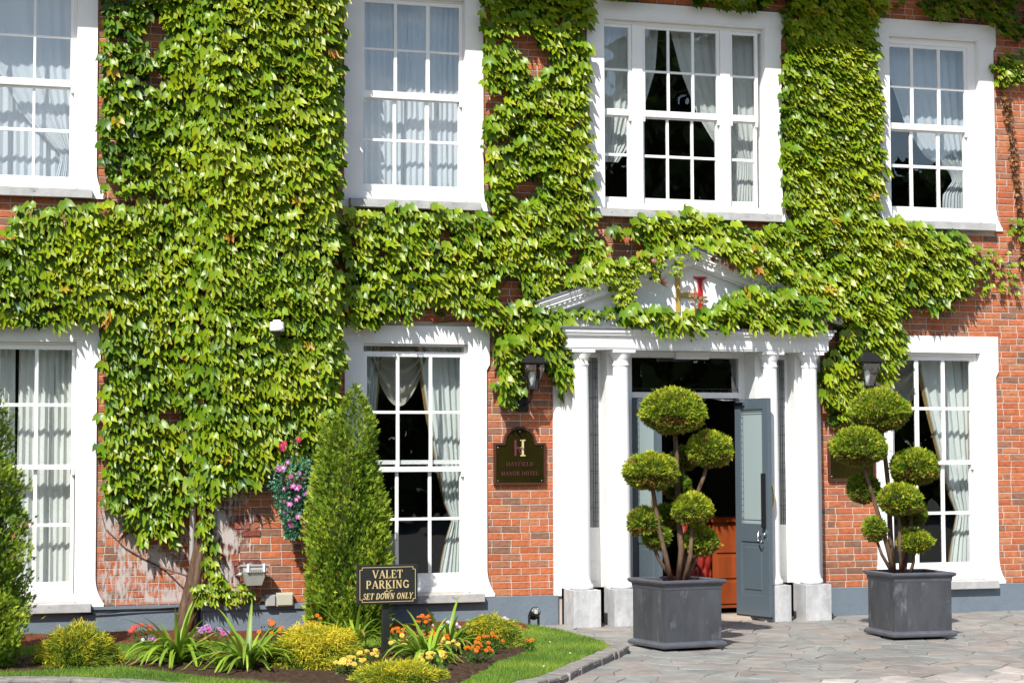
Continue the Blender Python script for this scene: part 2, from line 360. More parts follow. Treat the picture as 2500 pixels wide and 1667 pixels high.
for i, (x, z, kd, L_, w_, y, dk) in enumerate(lay):
    kk = {'s': 'd', 'h': 'e'}[kd] if dk else kd
    variants = BT[kk]; rs = random.Random(i * 7 + 1); v = rs.randrange(len(variants))
    me, m_, LL = variants[v]; sx = w_ / LL
    if i in single:
        o = bpy.data.objects.new('brick', me); COL.objects.link(o); o.parent = wall; o.location = (x, y, z); o.scale = (sx, 1, 1)
        o.matrix_parent_inverse = Matrix.Identity(4)
    else:
        n = len(SV); SV.extend([(x + p[0] * sx, y + p[1], z + p[2]) for p in m_.V]); SF.extend([tuple(n + q for q in f) for f in m_.F]); SC_.extend(m_.C)
# bricks on the left return of the breast (seen end on)
z = .335; k = 0
while z < Z1 - .1:
    yy = BAY[2] + .01; seg = [.10, .215, .215] if k % 2 else [.215, .215, .10]
    for s_ in seg:
        me, m_, LL = BT['d'][k % 4]; n = len(SV); sc = (s_ - .01) / LL
        SV.extend([(BAY[0] + .006 + p[1], yy + (s_ - .01) - p[0] * sc, z + p[2]) for p in m_.V]); SF.extend([tuple(n + q for q in f) for f in m_.F]); SC_.extend(m_.C); yy += s_
    z += .0755; k += 1
m_ = MB(); m_.V, m_.F, m_.C, m_.S = SV, SF, SC_, [False] * len(SF)
tag(m_.build('brickwork', MT['brick'], wall), kind='stuff')
# efflorescence: lime wash runs over the brick at the foot of the wall (thin crust, proud of the brick face)
m, t, b = new_mat('lime_bloom'); N, L = t.nodes, t.links
b.inputs['Base Color'].default_value = (.62, .56, .53, 1); b.inputs['Roughness'].default_value = .95
def bloom_mat(name, zlo, zhi, x0b, x1b, dens):
    m = bpy.data.materials.new(name); m.use_nodes = True; t = m.node_tree; N, L = t.nodes, t.links; b = N['Principled BSDF']
    b.inputs['Base Color'].default_value = (.60, .54, .51, 1); b.inputs['Roughness'].default_value = .95; b.inputs['Specular IOR Level'].default_value = .1
    tcn = N.new('ShaderNodeTexCoord'); mp_ = N.new('ShaderNodeMapping'); mp_.inputs['Scale'].default_value = (34, 1, 9); L.new(tcn.outputs['Object'], mp_.inputs[0])
    n1 = N.new('ShaderNodeTexNoise'); n1.inputs['Scale'].default_value = 1; n1.inputs['Detail'].default_value = 5; L.new(mp_.outputs[0], n1.inputs[0])
    n2 = N.new('ShaderNodeTexNoise'); n2.inputs['Scale'].default_value = 4.5; n2.inputs['Detail'].default_value = 3; L.new(tcn.outputs['Object'], n2.inputs[0])
    ad = N.new('ShaderNodeMath'); ad.operation = 'ADD'; L.new(n1.outputs[0], ad.inputs[0]); L.new(n2.outputs[0], ad.inputs[1])
    mr = N.new('ShaderNodeMapRange'); mr.inputs[1].default_value = dens; mr.inputs[2].default_value = dens + .22; L.new(ad.outputs[0], mr.inputs[0])
    sp = N.new('ShaderNodeSeparateXYZ'); L.new(tcn.outputs['Object'], sp.inputs[0])
    def edge(sock, lo, hi):
        q = N.new('ShaderNodeMapRange'); q.inputs[1].default_value = lo; q.inputs[2].default_value = hi; L.new(sock, q.inputs[0]); return q.outputs[0]
    f = mr.outputs[0]
    for e in (edge(sp.outputs[2], zhi, zhi - .35), edge(sp.outputs[2], zlo, zlo + .04), edge(sp.outputs[0], x0b, x0b + .08), edge(sp.outputs[0], x1b, x1b - .12)):
        mu = N.new('ShaderNodeMath'); mu.operation = 'MULTIPLY'; L.new(f, mu.inputs[0]); L.new(e, mu.inputs[1]); f = mu.outputs[0]
    m2 = N.new('ShaderNodeMath'); m2.operation = 'MULTIPLY'; m2.inputs[1].default_value = .6; L.new(f, m2.inputs[0]); L.new(m2.outputs[0], b.inputs['Alpha'])
    return m
mb = MB(); mb.box(-4.43, -3.44, -.0115, -.0108, .32, 1.75); mb.build('lime_bloom', bloom_mat('lime_bloom_low', .32, 1.7, -4.44, -3.40, .92), wall)
mb = MB(); mb.box(BAY[0] + .005, -2.90, BAY[2] - .0225, BAY[2] - .0215, .335, 1.75); mb.build('lime_bloom', bloom_mat('lime_bloom_quoin', .33, 1.75, -3.42, -2.80, .93), wall)

# ---- plinth
for a, b_ in ((X0, BAY[0] - .04), (BAY[1] + .04, .505), (3.62, X1)):
    MB().box(a, b_, -.035, -.001, -.3, .31).build('plinth', MT['plinth'], house)
MB().box(BAY[0] - .03, BAY[1] + .03, BAY[2] - .03, -.001, -.3, .285).build('plinth', MT['plinth'], house)
mb = MB(); mb.box(X0, -4.46, -.05, -.036, .285, .312); mb.box(-4.46, BAY[0] - .05, -.06, -.036, .285, .315)
mb.box(BAY[0] - .055, BAY[1] + .055, BAY[2] - .055, BAY[2] - .031, .275, .325); mb.box(BAY[0] - .055, BAY[0] - .031, BAY[2] - .03, -.04, .275, .325)
mb.box(BAY[0] - .03, BAY[1] + .03, BAY[2] - .03, BAY[2] + .004, .286, .325); mb.build('plinth_cap', MT['plinth'], house)

# ---- eaves above the picture (they shade the top of the front)
mb = MB(); mb.box(X0, X1, -.90, .32, Z1 + .002, Z1 + .14); mb.build('soffit', MT['soffit'], house)
mb = MB(); mb.add([(X0, -1.0, 7.42), (X1, -1.0, 7.42), (X1, 5.5, 10.6), (X0, 5.5, 10.6), (X0, -1.0, 7.50), (X1, -1.0, 7.50), (X1, 5.5, 10.7), (X0, 5.5, 10.7)],
                   [(0, 3, 2, 1), (4, 5, 6, 7), (0, 1, 5, 4), (1, 2, 6, 5), (2, 3, 7, 6), (3, 0, 4, 7)]); mb.build('roof', MT['tile'], house)
# ---- rooms behind the glass
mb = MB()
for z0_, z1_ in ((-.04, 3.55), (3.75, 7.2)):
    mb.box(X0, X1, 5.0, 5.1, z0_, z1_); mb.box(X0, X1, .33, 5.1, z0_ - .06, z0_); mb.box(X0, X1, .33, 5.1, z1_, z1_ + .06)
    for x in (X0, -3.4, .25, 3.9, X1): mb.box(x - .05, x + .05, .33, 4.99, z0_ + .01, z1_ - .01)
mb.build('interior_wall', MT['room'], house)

# ------------------------------------------------------------------ windows
def surround(mb, ox0, ox1, wx0, wx1, zs, zh, up):
    e = .035 if up else .035; top = zh + .175; ze = top - (.26 if up else .42); y0, y1 = -.032, -.002; zb = zs - (.10 if up else .055)
    for sgn, inner, out in ((-1, ox0, wx0), (1, ox1, wx1)):
        o = lambda d: out + sgn * d
        curve = [(o(.085 * (1 - math.sin(t)) ** 1.0 * 1.0 if True else 0), zb + .01 + .30 * (1 - math.cos(t))) for t in [i * math.pi / 2 / 7 for i in range(8)]]
        curve = [(o(.085 * (1 - t) ** 2.2), zb + .03 + .27 * t) for t in [i / 7 for i in range(8)]]
        pts = [(inner, zb)] + [(o(.085), zb)] + curve + [(o(0), ze - .05), (o(e), ze + .01), (o(e), zh)] + [(inner, zh)]
        if sgn < 0: pts = list(reversed(pts))
        mb.prism_xz(pts, y0, y1)
        mb.box(*(sorted((inner - .0, inner + sgn * .02))), -.001, .19, zs - .02, zh) if False else None
    mb.prism_xz([(wx0 - e, zh + .001), (wx1 + e, zh + .001), (wx1 + e, top), (wx0 - e, top)], y0, y1)
    # reveal linings (inside the wall opening)
    t = .018
    mb.box(ox0 + .0005, ox0 + t, -.031, .20, zs, zh - t); mb.box(ox1 - t, ox1 - .0005, -.031, .20, zs, zh - t); mb.box(ox0 + .0005, ox1 - .0005, -.031, .20, zh - t + .0005, zh - .0005)
def sash(name, glazing, zrows, y, stile, parent, top_rail, bot_rail, bar=.022, glass='glass', horn=False):
    """one sash: stiles, rails, glazing bars, panes. glazing = list of (x0,x1); zrows = list of (z0,z1) from the bottom up"""
    gx0, gx1 = glazing[0][0], glazing[-1][1]; gz0, gz1 = zrows[0][0], zrows[-1][1]
    mb = MB(); d = .02
    mb.bevbox(gx0 - stile, gx0, y - d, y + d, gz0 - bot_rail, gz1 + top_rail, .004); mb.bevbox(gx1, gx1 + stile, y - d, y + d, gz0 - bot_rail, gz1 + top_rail, .004)
    mb.bevbox(gx0 - .002, gx1 + .002, y - d + .002, y + d - .002, gz0 - bot_rail, gz0, .004); mb.bevbox(gx0 - .002, gx1 + .002, y - d + .002, y + d - .002, gz1, gz1 + top_rail, .004)
    s = mb.build(name, MT['paint'], parent)
    for a, b_ in zip(glazing[:-1], glazing[1:]):
        MB().bevbox(a[1], b_[0], y - .016, y + .010, gz0 - .001, gz1 + .001, .005).build('glazing_bar', MT['paint'], parent)
    for a, b_ in zip(zrows[:-1], zrows[1:]):
        MB().bevbox(gx0 - .001, gx1 + .001, y - .0145, y + .009, a[1], b_[0], .005).build('glazing_bar', MT['paint'], parent)
    for gx in glazing:
        for gz_ in zrows:
            MB().box(gx[0] - .002, gx[1] + .002, y + .001 + random.uniform(0, .0015), y + .005, gz_[0] - .002, gz_[1] + .002).build('window_pane', MT[glass], parent)
    if horn:
        for sx in (gx0 - stile, gx1):
            MB().prism_xz([(sx + .004, gz0 - bot_rail - .055), (sx + stile - .004, gz0 - bot_rail - .055), (sx + stile - .004, gz0 - bot_rail), (sx + .004, gz0 - bot_rail)], y - .018, y + .016).build('sash_horn', MT['paint'], parent)
    return s
YU, YL = .075, .118
ROWS_UP = lambda dz=0, top=6.60: ([(4.705, 5.165), (5.195, 5.60)], [(5.68, 6.105), (6.13, top)])
def window(key, rows_lo, rows_hi, frame_bottom, head, drop=0):
    w = WIN[key]; zs, zh = w['z']; ox0, ox1 = w['o']; wx0, wx1 = outer(w, key)
    # box frame = the window part itself
    g0, g1 = (w['g'][0][0], w['g'][-1][1]) if w['g'] else (1.095, 2.99)
    st = .038
    mb = MB(); y0, y1 = .052, .16
    mb.box(ox0 + .019, g0 - st - .001, y0, y1, zs + .002, zh - .02); mb.box(g1 + st + .001, ox1 - .019, y0, y1, zs + .002, zh - .02)
    mb.box(g0 - st, g1 + st, y0, y1, head, zh - .02)
    mb.box(g0 - st, g1 + st, y0 - .012, y1, zs + .002, frame_bottom)
    part = mb.build('sash_window', MT['paint'], house)
    MBs = MB(); surround(MBs, ox0, ox1, wx0, wx1, zs, zh, w['up']); MBs.build('window_surround', MT['render'], part)
    sb = MB(); zb = zs - .105
    sb.bevbox(wx0 + .05, wx1 - .05, -.115, -.033, zb, zs - .022, .006); sb.add([(wx0 + .05, -.115, zs - .0215), (wx1 - .05, -.115, zs - .0215), (wx1 - .05, -.033, zs - .006), (wx0 + .05, -.033, zs - .006), (wx0 + .05, -.033, zs - .022), (wx1 - .05, -.033, zs - .022)], [(0, 1, 2, 3), (3, 2, 5, 4)])
    sb.box(ox0 + .02, ox1 - .02, -.0325, .051, zb + .02, zs - .004)
    sb.build('window_sill', MT['sill'], part)
    return part
for key in ('W1', 'W2', 'W4'):
    g = WIN[key]['g']
    if key == 'W2': lo, hi = [(4.74, 5.205), (5.235, 5.66)], [(5.745, 6.185), (6.21, 6.70)]; fb, hd = 4.655, 6.745
    elif key == 'W1': lo, hi = [(4.69, 5.145), (5.18, 5.595)], [(5.685, 6.11), (6.135, 6.62)]; fb, hd = 4.61, 6.66
    else: lo, hi = [(4.715, 5.175), (5.21, 5.60)], [(5.69, 6.105), (6.13, 6.585)]; fb, hd = 4.625, 6.625
    p = window(key, lo, hi, fb, hd)
    gl = [(a - .0, b - .0) for a, b in g]
    sash('upper_sash', gl, hi, YU, .038, p, hd - hi[-1][1] - .001, .072 if key != 'W2' else .075, horn=True)
    sash('lower_sash', gl, lo, YL, .038, p, .04, lo[0][0] - fb - .001)
# triple window
p = window('W3', None, None, 4.625, 6.64)
lo, hi = [(4.70, 5.16), (5.19, 5.60)], [(5.685, 6.115), (6.14, 6.605)]
trip = [[(1.10, 1.40)], [(1.60, 1.868), (1.898, 2.168), (2.198, 2.47)], [(2.665, 2.945)]]
for gl in trip:
    sash('upper_sash', gl, hi, YU, .036, p, .034, .072, horn=True); sash('lower_sash', gl, lo, YL, .036, p, .04, .072)
MB().bevbox(1.438, 1.562, .035, .16, 4.627, 6.639, .006).build('mullion', MT['paint'], p); MB().bevbox(2.508, 2.627, .035, .16, 4.627, 6.639, .006).build('mullion', MT['paint'], p)
# ground floor
for key in ('W5', 'W6', 'W7'):
    g = WIN[key]['g']
    if key == 'W6':
        lo, hi = [(.57, 1.135), (1.165, 1.66)], [(1.71, 2.275), (2.305, 2.885)]; hd = 3.0; fb = .43; tr = .055; br = .055
        p = window(key, lo, hi, fb, hd)
    else:
        lo, hi = [(.565, 1.12), (1.155, 1.70)], [(1.75, 2.335), (2.37, 2.915)]; hd = 2.965; fb = .445; tr = .048; br = .050
        p = window(key, lo, hi, fb, hd)
    sash('upper_sash', g, hi, YU, .038, p, tr, br, horn=True)
    lo2 = lo if key != 'W6' else [(.57, 1.135), (1.165, 1.735)]
    sash('lower_sash', g, lo2, YL, .038, p, .045, lo[0][0] - fb - .001)

# ------------------------------------------------------------------ doorway
# flat strips and piers on the wall
mb = MB()
def strip(a, b_, y0, y1, z0_, z1_): mb.bevbox(a, b_, y0, y1, z0_, z1_, .004)
strip(.46, .548, -.03, -.001, .30, 3.2); strip(3.592, 3.68, -.03, -.001, .30, 3.2)
mb.build('pilaster_strip', MT['paint'], house)
for a in (.55, 1.035, 2.805, 3.295):
    pb = MB(); pb.bevbox(a, a + .255, -.17, .055, .383, 2.968, .004)
    pb.build('pier', MT['paint'], house)
# panels between the piers with leaded lights
for a, b_, left in ((.806, 1.034, True), (3.061, 3.294, False)):
    pb = MB(); ga, gb = (.835, 1.004) if left else (3.09, 3.262)
    pb.box(a, ga, .03, .055, .383, 2.968); pb.box(gb, b_, .03, .055, .383, 2.968); pb.box(ga, gb, .03, .055, 2.90, 2.968); pb.box(ga, gb, .03, .055, .383, 1.035)
    pb.bevbox(ga + .02, gb - .02, .02, .03, .45, .62, .004); pb.bevbox(ga + .02, gb - .02, .02, .03, .67, .98, .004)
    side = pb.build('sidelight', MT['paint'], house)
    MB().box(ga, gb, .045, .05, 1.035, 2.90).build('leaded_pane', MT['leadglass'], side)
    c = MB(); cw = .0035
    def hb(z, x0=None, x1=None): c.box(x0 if x0 else ga, x1 if x1 else gb, .039, .0445, z - cw, z + cw)
    def vb(x): c.box(x - cw, x + cw, .038, .0445, 1.035, 2.90)
    vb(ga + .03); vb(gb - .03); vb(gb - .055); z = 1.1
    while z < 2.88: hb(z, gb - .055, gb - .0); hb(z + .05, ga, ga + .03); z += .105
    for z in (1.25, 1.65, 2.05, 2.45, 2.85): hb(z)
    for z in (1.45, 1.85, 2.25):
        xm = ga + .045; c.prism_xz([(xm - .022, z), (xm, z - .045), (xm + .022, z), (xm, z + .045)], .037, .0445)
    c.build('lead_cames', MT['came'], side)
# pedestals and columns
for i, cx in enumerate((.70, 1.165, 2.94, 3.43)):
    MB().bevbox(cx - .155, cx + .155, -.43, -.10, -.06, .383, .006).build('pedestal', MT['pedestal'], house)
    cb = MB(); cy = -.27
    MBp = [(.118, .386), (.128, .40), (.130, .415), (.122, .435), (.108, .447), (.108, .462), (.104, .475), (.099, .50)]
    prof = MBp + [(.099 - .014 * ((z - .5) / 2.28) ** 1.6, z) for z in np.linspace(.55, 2.78, 14)] + [(.085, 2.79), (.094, 2.797), (.094, 2.812), (.086, 2.82), (.086, 2.865), (.093, 2.872), (.093, 2.882), (.112, 2.915), (.116, 2.93), (.116, 2.934)]
    cb.lathe(prof, cx - .01, cy, 40)
    col = cb.build('column', MT['column'], house)
    MB().bevbox(cx - .140, cx + .120, cy - .125, cy + .098, 2.9345, 2.9675, .004).build('abacus', MT['column'], col)
# entablature
eb = MB()
def step(z0_, z1_, dx, y): eb.box(.505 - dx, 3.60 + dx, y, -.002, z0_, z1_)
step(2.968, 2.985, -.01, -.395); step(2.9855, 3.093, 0, -.405); step(3.0935, 3.107, .012, -.417); step(3.1075, 3.118, .02, -.425)
step(3.1185, 3.136, .028, -.437); step(3.1365, 3.150, .036, -.447); step(3.1505, 3.186, .046, -.457)
ent = eb.build('entablature', MT['paint'], house)
fl = MB(); x = .53
while x < 3.58: fl.box(x, x + .026, -.4085, -.4055, 3.0, 3.078); x += .043
tag(fl.build('fluting', MT['paint'], ent), kind='stuff')
MB().bevbox(.435, 3.67, -.475, -.003, 3.1865, 3.212, .005).build('lead_flashing', MT['lead'], ent)
# pediment: tympanum and raking cornices with dentils
AP = (2.05, 4.10); TL = (.215, 3.475); TR = (3.885, 3.475)
MB().prism_xz([(.36, 3.2125), (3.74, 3.2125), (3.74, 3.42), (2.05, 3.93), (.36, 3.42)], -.12, -.003).build('tympanum', MT['render'], house)
for (tx, tz), sg in ((TL, 1), (TR, -1)):
    L_ = math.hypot(AP[0] - tx, AP[1] - tz); ux, uz = (AP[0] - tx) / L_, (AP[1] - tz) / L_
    rk = MB()
    for off0, off1, y in ((-.0, -.026, -.30), (-.0265, -.050, -.285), (-.0505, -.085, -.27), (-.0855, -.112, -.235), (-.1125, -.165, -.225), (-.1655, -.185, -.19)):
        a = [(tx, tz + off1), (AP[0], AP[1] + off1), (AP[0], AP[1] + off0), (tx, tz + off0)]
        if sg < 0: a = [(x_, z_) for x_, z_ in reversed(a)]
        rk.prism_xz(a, y, -.003)
    r_ = rk.build('raking_cornice', MT['paint'], house)
    dn = MB(); s_ = .06
    while s_ < L_ - .04:
        x_, z_ = tx + ux * s_ , tz + uz * s_
        q = [(x_, z_ - .112), (x_ + ux * .03 , z_ + uz * .03 - .112), (x_ + ux * .03, z_ + uz * .03 - .087), (x_, z_ - .087)]
        if sg < 0: q = list(reversed(q))
        dn.prism_xz(q, -.258, -.2355); s_ += .062
    tag(dn.build('dentils', MT['paint'], r_), kind='stuff')
    a = [(tx - sg * .015, tz + .0005), (AP[0], AP[1] + .0005), (AP[0], AP[1] + .022), (tx - sg * .015, tz + .016)]
    if sg < 0: a = list(reversed(a))
    MB().prism_xz(a, -.315, -.003).build('lead_flashing', MT['lead'], r_)
# monogram on the tympanum
mg = MB(); y0, y1 = -.150, -.1205
mg.box(1.868, 1.915, y0, y1, 3.40, 3.80); mg.box(1.915, 2.046, y0, y1, 3.575, 3.625)
mono = mg.build('gold_monogram', MT['gold'], house)
mg = MB(); mg.box(2.138, 2.185, y0, y1, 3.44, 3.775); mg.box(2.046, 2.138, y0, y1, 3.575, 3.625); mg.prism_xz([(2.085, 3.795), (2.138, 3.765), (2.185, 3.765), (2.24, 3.795), (2.24, 3.806), (2.085, 3.806)], y0, y1)
mg.box(2.085, 2.24, y0, y1, 3.425, 3.438); mg.build('red_monogram', MT['red'], mono)
sp = MB()
for cx_, cz_, a in ((2.09, 3.665, 90), (2.06, 3.60, 135), (2.10, 3.585, 60), (2.16, 3.565, 40), (2.21, 3.575, 10), (2.05, 3.54, 170), (2.13, 3.53, 80), (2.19, 3.52, 20), (2.09, 3.49, 120)):
    p_ = []
    for k in range(10):
        t_ = 2 * math.pi * k / 10; u_, v_ = .034 * math.cos(t_), .017 * math.sin(t_) * (1 - .3 * math.cos(t_)); c_, s_ = math.cos(R(a)), math.sin(R(a)); p_.append((cx_ + u_ * c_ - v_ * s_, cz_ + u_ * s_ + v_ * c_))
    sp.prism_xz(p_, -.158, -.1505)
sp.tube([(2.12, -.155, 3.46), (2.125, -.155, 3.53), (2.10, -.155, 3.6), (2.09, -.155, 3.66)], .004, 5)
sp.build('leaf_sprig', mat('bronze_paint', (.22, .17, .09), .5), mono)

# door frame, transom light, leaves
FY = .14
fb_ = MB(); fb_.box(1.291, 1.432, FY - .03, FY + .05, .0, 2.968); fb_.box(2.728, 2.804, FY - .03, FY + .05, .0, 2.968)
fb_.box(1.4325, 2.7275, FY - .03, FY + .05, 2.912, 2.968); fb_.box(1.4325, 2.7275, FY - .032, FY + .05, 2.462, 2.525)
fb_.box(1.25, 1.29, .056, FY + .05, 0, 2.968); fb_.box(2.8055, 2.85, .056, FY + .05, 0, 2.968); fb_.box(1.29, 2.8055, -.16, .109, 2.9685, 3.0)
frame = fb_.build('door_frame', MT['paint'], house)
MB().box(1.433, 2.727, FY, FY + .006, 2.526, 2.911).build('transom_pane', MT['glass'], frame)
cm = MB()
for x in np.arange(1.46, 2.72, .105): cm.box(x, x + .004, FY - .006, FY - .001, 2.53, 2.565)
cm.box(1.434, 2.726, FY - .006, FY - .001, 2.563, 2.567); cm.build('lead_cames', MT['came'], frame)
MB().bevbox(1.20, 2.90, -.16, .32, -.04, .028, .008).build('threshold', MT['threshold'], house)
def leaf(hx, ang, flip):
    """door leaf built flat: u from the hinge, v depth, then swung out"""
    w_, t_ = .635, .044; z0_, z1_ = .045, 2.45
    ca, sa = math.cos(ang), math.sin(ang)
    def P(mb):      # local (u,v,z) -> world; u along the leaf towards the viewer, v = thickness towards -X
        mb.V = [(hx + u * sa - v * ca, .105 - u * ca - v * sa, z) for u, v, z in mb.V]; return mb
    m1 = MB(); s_ = .105
    m1.bevbox(0, s_, 0, t_, z0_, z1_, .004); m1.bevbox(w_ - s_, w_, 0, t_, z0_, z1_, .004)
    for a, b_ in ((z0_, .27), (.86, 1.06), (z1_ - .12, z1_)): m1.bevbox(s_ - .001, w_ - s_ + .001, .001, t_ - .001, a, b_, .003)
    m1.box(s_ - .001, w_ - s_ + .001, .012, t_ - .012, .27, .86)
    m1.bevbox(s_ + .05, w_ - s_ - .05, .004, t_ - .004, .33, .80, .007)
    root_ = P(m1).build('door_leaf', MT['door'], house)
    P(MB().box(s_ - .002, w_ - s_ + .002, .019, .025, 1.06, z1_ - .12)).build('door_glass', MT['doorglass'], root_)
    c = MB()
    for u in (s_ + .03, w_ - s_ - .03): c.box(u, u + .004, .026, .030, 1.06, z1_ - .12); c.box(u, u + .004, .014, .018, 1.06, z1_ - .12)
    for z in (1.10, z1_ - .15, z1_ - .175): c.box(s_, w_ - s_, .026, .030, z, z + .004); c.box(s_, w_ - s_, .014, .018, z, z + .004)
    z = 1.12
    while z < z1_ - .15: c.box(s_, s_ + .03, .026, .030, z, z + .004); c.box(w_ - s_ - .03, w_ - s_, .026, .030, z, z + .004); z += .07
    P(c).build('lead_cames', MT['came'], root_)
    ext = -1 if flip else 1     # outside face: v<0 for the right leaf, v>t for the left one
    vo = -.055 if flip else t_ + .055; vb = 0 if flip else t_
    h = MB(); h.tube([(w_ - .05, vb, 1.22), (w_ - .05, vo * .9 + vb * .1, 1.24), (w_ - .045, vo, 1.30), (w_ - .05, vo, 1.42), (w_ - .06, vo * .8, 1.50), (w_ - .05, vb, 1.53)], [.011, .011, .012, .011, .010, .010], 8)
    h.box(w_ - .075, w_ - .035, min(vb, vb - .003 * (1 if flip else -1)), max(vb, vb - .003 * (1 if flip else -1)), 1.12, 1.26)
    P(h).build('door_handle', MT['brass'], root_)
    if flip:
        b_ = MB(); b_.bevbox(w_ - .085, w_ - .05, t_ + .001, t_ + .045, 1.02, 1.62, .006); P(b_).build('push_bar', MT['iron'], root_)
        k = MB(); k.tube([(w_ - .12, t_ + .05, .99), (w_ - .14, t_ + .055, .90), (w_ - .10, t_ + .05, .84), (w_ - .07, t_ + .05, .88)], .009, 8); k.lathe([(.0, 0), (.018, .004), (.024, .02), (.016, .034), (.001, .04)], 0, 0, 14, axis=lambda v: (w_ - .06 + v[0], t_ + v[2], .95 + v[1])); P(k).build('door_knob', MT['chrome'], root_)
        ar = MB(); ar.bevbox(.02, .20, t_ + .002, t_ + .03, 2.375, 2.415, .003); P(ar).build('door_closer', MT['chrome'], root_)
    bt = MB(); bt.box(.0, w_, .004, t_ - .004, .022, z0_ - .001); P(bt).build('gap_shade', MT['iron'], root_)  # black strip stands in for the shadow in the gap below the leaf
    return root_
leaf(2.71, R(11), True); leaf(1.475, R(5), False)
ar = MB(); ar.tube([(2.70, .10, 2.437), (2.50, .02, 2.437), (2.42, .13, 2.45)], .009, 6); ar.build('closer_arm', MT['chrome'], frame)
MB().bevbox(1.86, 2.26, -.155, -.09, 2.885, 2.967, .012).build('entrance_light', MT['plastic'], house)
# downpipe in the corner
dp = MB(); dp.tube([(-3.475, -.10, .0), (-3.475, -.10, 3.0), (-3.475, -.10, 7.2)], .034, 12); dpo = dp.build('downpipe', MT['paint'], house)
for z in (.12, .34, 1.6, 3.4, 5.2): MB().lathe([(.041, z), (.044, z + .005), (.044, z + .05), (.041, z + .055)], -3.475, -.10, 14).build('pipe_bracket', MT['paint'], dpo)
cb_ = MB(); cb_.tube([(-5.2, -.058, .27), (-4.7, -.062, .265), (-4.45, -.066, .258), (-4.1, -.066, .272), (-3.8, -.068, .281), (-3.5, -.07, .29)], .006, 6); cb_.tube([(-4.6, -.06, .24), (-4.3, -.062, .25), (-4.0, -.07, .278)], .005, 6); cb_.build('wall_cable', MT['iron'], house)
# ================================================================== GROUND
def sheet(name, x0, x1, y0, y1, z, material):
    m_ = MB(); m_.add([(x0, y0, gz(y0, z)), (x1, y0, gz(y0, z)), (x1, y1, gz(y1, z)), (x0, y1, gz(y1, z))], [(0, 1, 2, 3)]); o = m_.build(name, material); o['kind'] = 'structure'; return o
gr = MB(); gr.add([(-220, -220, -.62), (220, -220, -.62), (220, -12, -.30), (-220, -12, -.30), (-220, 240, -.1), (220, 240, -.1)], [(0, 1, 2, 3)]); tag(gr.build('ground', MT['earth']), kind='structure')
paving = sheet('paving', -14, 16, -12, .10, -.012, MT['joint'])
# island of lawn and beds
INNER = [(-10, -.02), (.0, -.02), (.02, -.55), (.12, -.95), (.17, -1.35), (.19, -1.8), (.20, -2.2), (.15, -2.63), (-.11, -3.02), (-.38, -3.41), (-.76, -3.93), (-1.19, -4.56), (-1.65, -5.0), (-2.4, -5.25), (-3.1, -5.0), (-3.8, -4.5), (-4.35, -4.0), (-4.8, -3.62), (-5.15, -3.45), (-5.6, -3.33), (-7, -3.25), (-10, -3.25)]
KOUT = [(.22, -1.8), (.33, -2.2), (.33, -2.68), (.04, -3.11), (-.23, -3.51), (-.61, -4.02), (-1.04, -4.66), (-1.55, -5.13), (-2.4, -5.44), (-3.16, -5.18), (-3.92, -4.65), (-4.48, -4.14), (-4.9, -3.79), (-5.2, -3.63), (-5.62, -3.51), (-7, -3.43), (-9, -3.43)]
KIN = [(.17, -1.8), (.20, -2.2), (.15, -2.63), (-.11, -3.02), (-.38, -3.41), (-.76, -3.93), (-1.19, -4.56), (-1.65, -5.0), (-2.4, -5.25), (-3.1, -5.0), (-3.8, -4.5), (-4.35, -4.0), (-4.8, -3.62), (-5.15, -3.45), (-5.6, -3.33), (-7, -3.25), (-9, -3.25)]
lm = MB(); lm.prism_xy(list(reversed(INNER)), -.15, .055, slope=GS); lawn = tag(lm.build('lawn', MT['lawn']), kind='structure')
SOIL = [(-6.5, -3.10), (-5.55, -3.02), (-5.2, -3.0), (-4.93, -2.96), (-4.48, -2.94), (-4.21, -3.40), (-3.95, -3.86), (-3.65, -4.15), (-3.35, -4.5), (-2.6, -5.0), (-1.93, -4.9), (-1.90, -4.70), (-1.53, -4.1), (-1.3, -3.59), (-1.1, -3.36), (-.95, -3.14), (-.70, -2.75), (-.62, -2.4), (-.76, -2.1), (-1.28, -2.15), (-1.6, -2.2), (-1.95, -2.04), (-2.3, -2.35), (-3.29, -2.25), (-3.65, -2.7), (-4.07, -2.72), (-4.43, -2.40), (-4.77, -2.05), (-5.62, -1.9), (-6.5, -1.9)]
def bumpy(name, poly, material, h, step_=.05, zb=.058):
    xs = [p[0] for p in poly]; ys = [p[1] for p in poly]; bm = bmesh.new(); g = {}
    nx = int((max(xs) - min(xs)) / step_) + 1; ny = int((max(ys) - min(ys)) / step_) + 1
    X, Y = np.meshgrid(min(xs) + np.arange(nx + 1) * step_, min(ys) + np.arange(ny + 1) * step_, indexing='ij'); ins = inpoly(X, Y, poly)
    V = []; idx = -np.ones(X.shape, int)
    for i in range(nx + 1):
        for j in range(ny + 1):
            near = ins[max(0, i - 1):i + 2, max(0, j - 1):j + 2]
            if near.any():
                q = min(1, near.mean() * 1.0); z = zb - .03 + (.03 + .012) * q ** 1.5 + h * q * (mnoise.noise((X[i, j] * 9, Y[i, j] * 9, 3)) + .6 * mnoise.noise((X[i, j] * 27, Y[i, j] * 27, 1)))
                idx[i, j] = len(V); V.append((X[i, j] + random.uniform(-.3, .3) * step_, Y[i, j] + random.uniform(-.3, .3) * step_, gz(Y[i, j], z)))
    F = [(idx[i, j], idx[i + 1, j], idx[i + 1, j + 1], idx[i, j + 1]) for i in range(nx) for j in range(ny) if min(idx[i, j], idx[i + 1, j], idx[i + 1, j + 1], idx[i, j + 1]) >= 0]
    m_ = MB(); m_.add(V, F); return tag(m_.build(name, material), kind='structure')
bumpy('soil', SOIL, MT['soil'], .018)
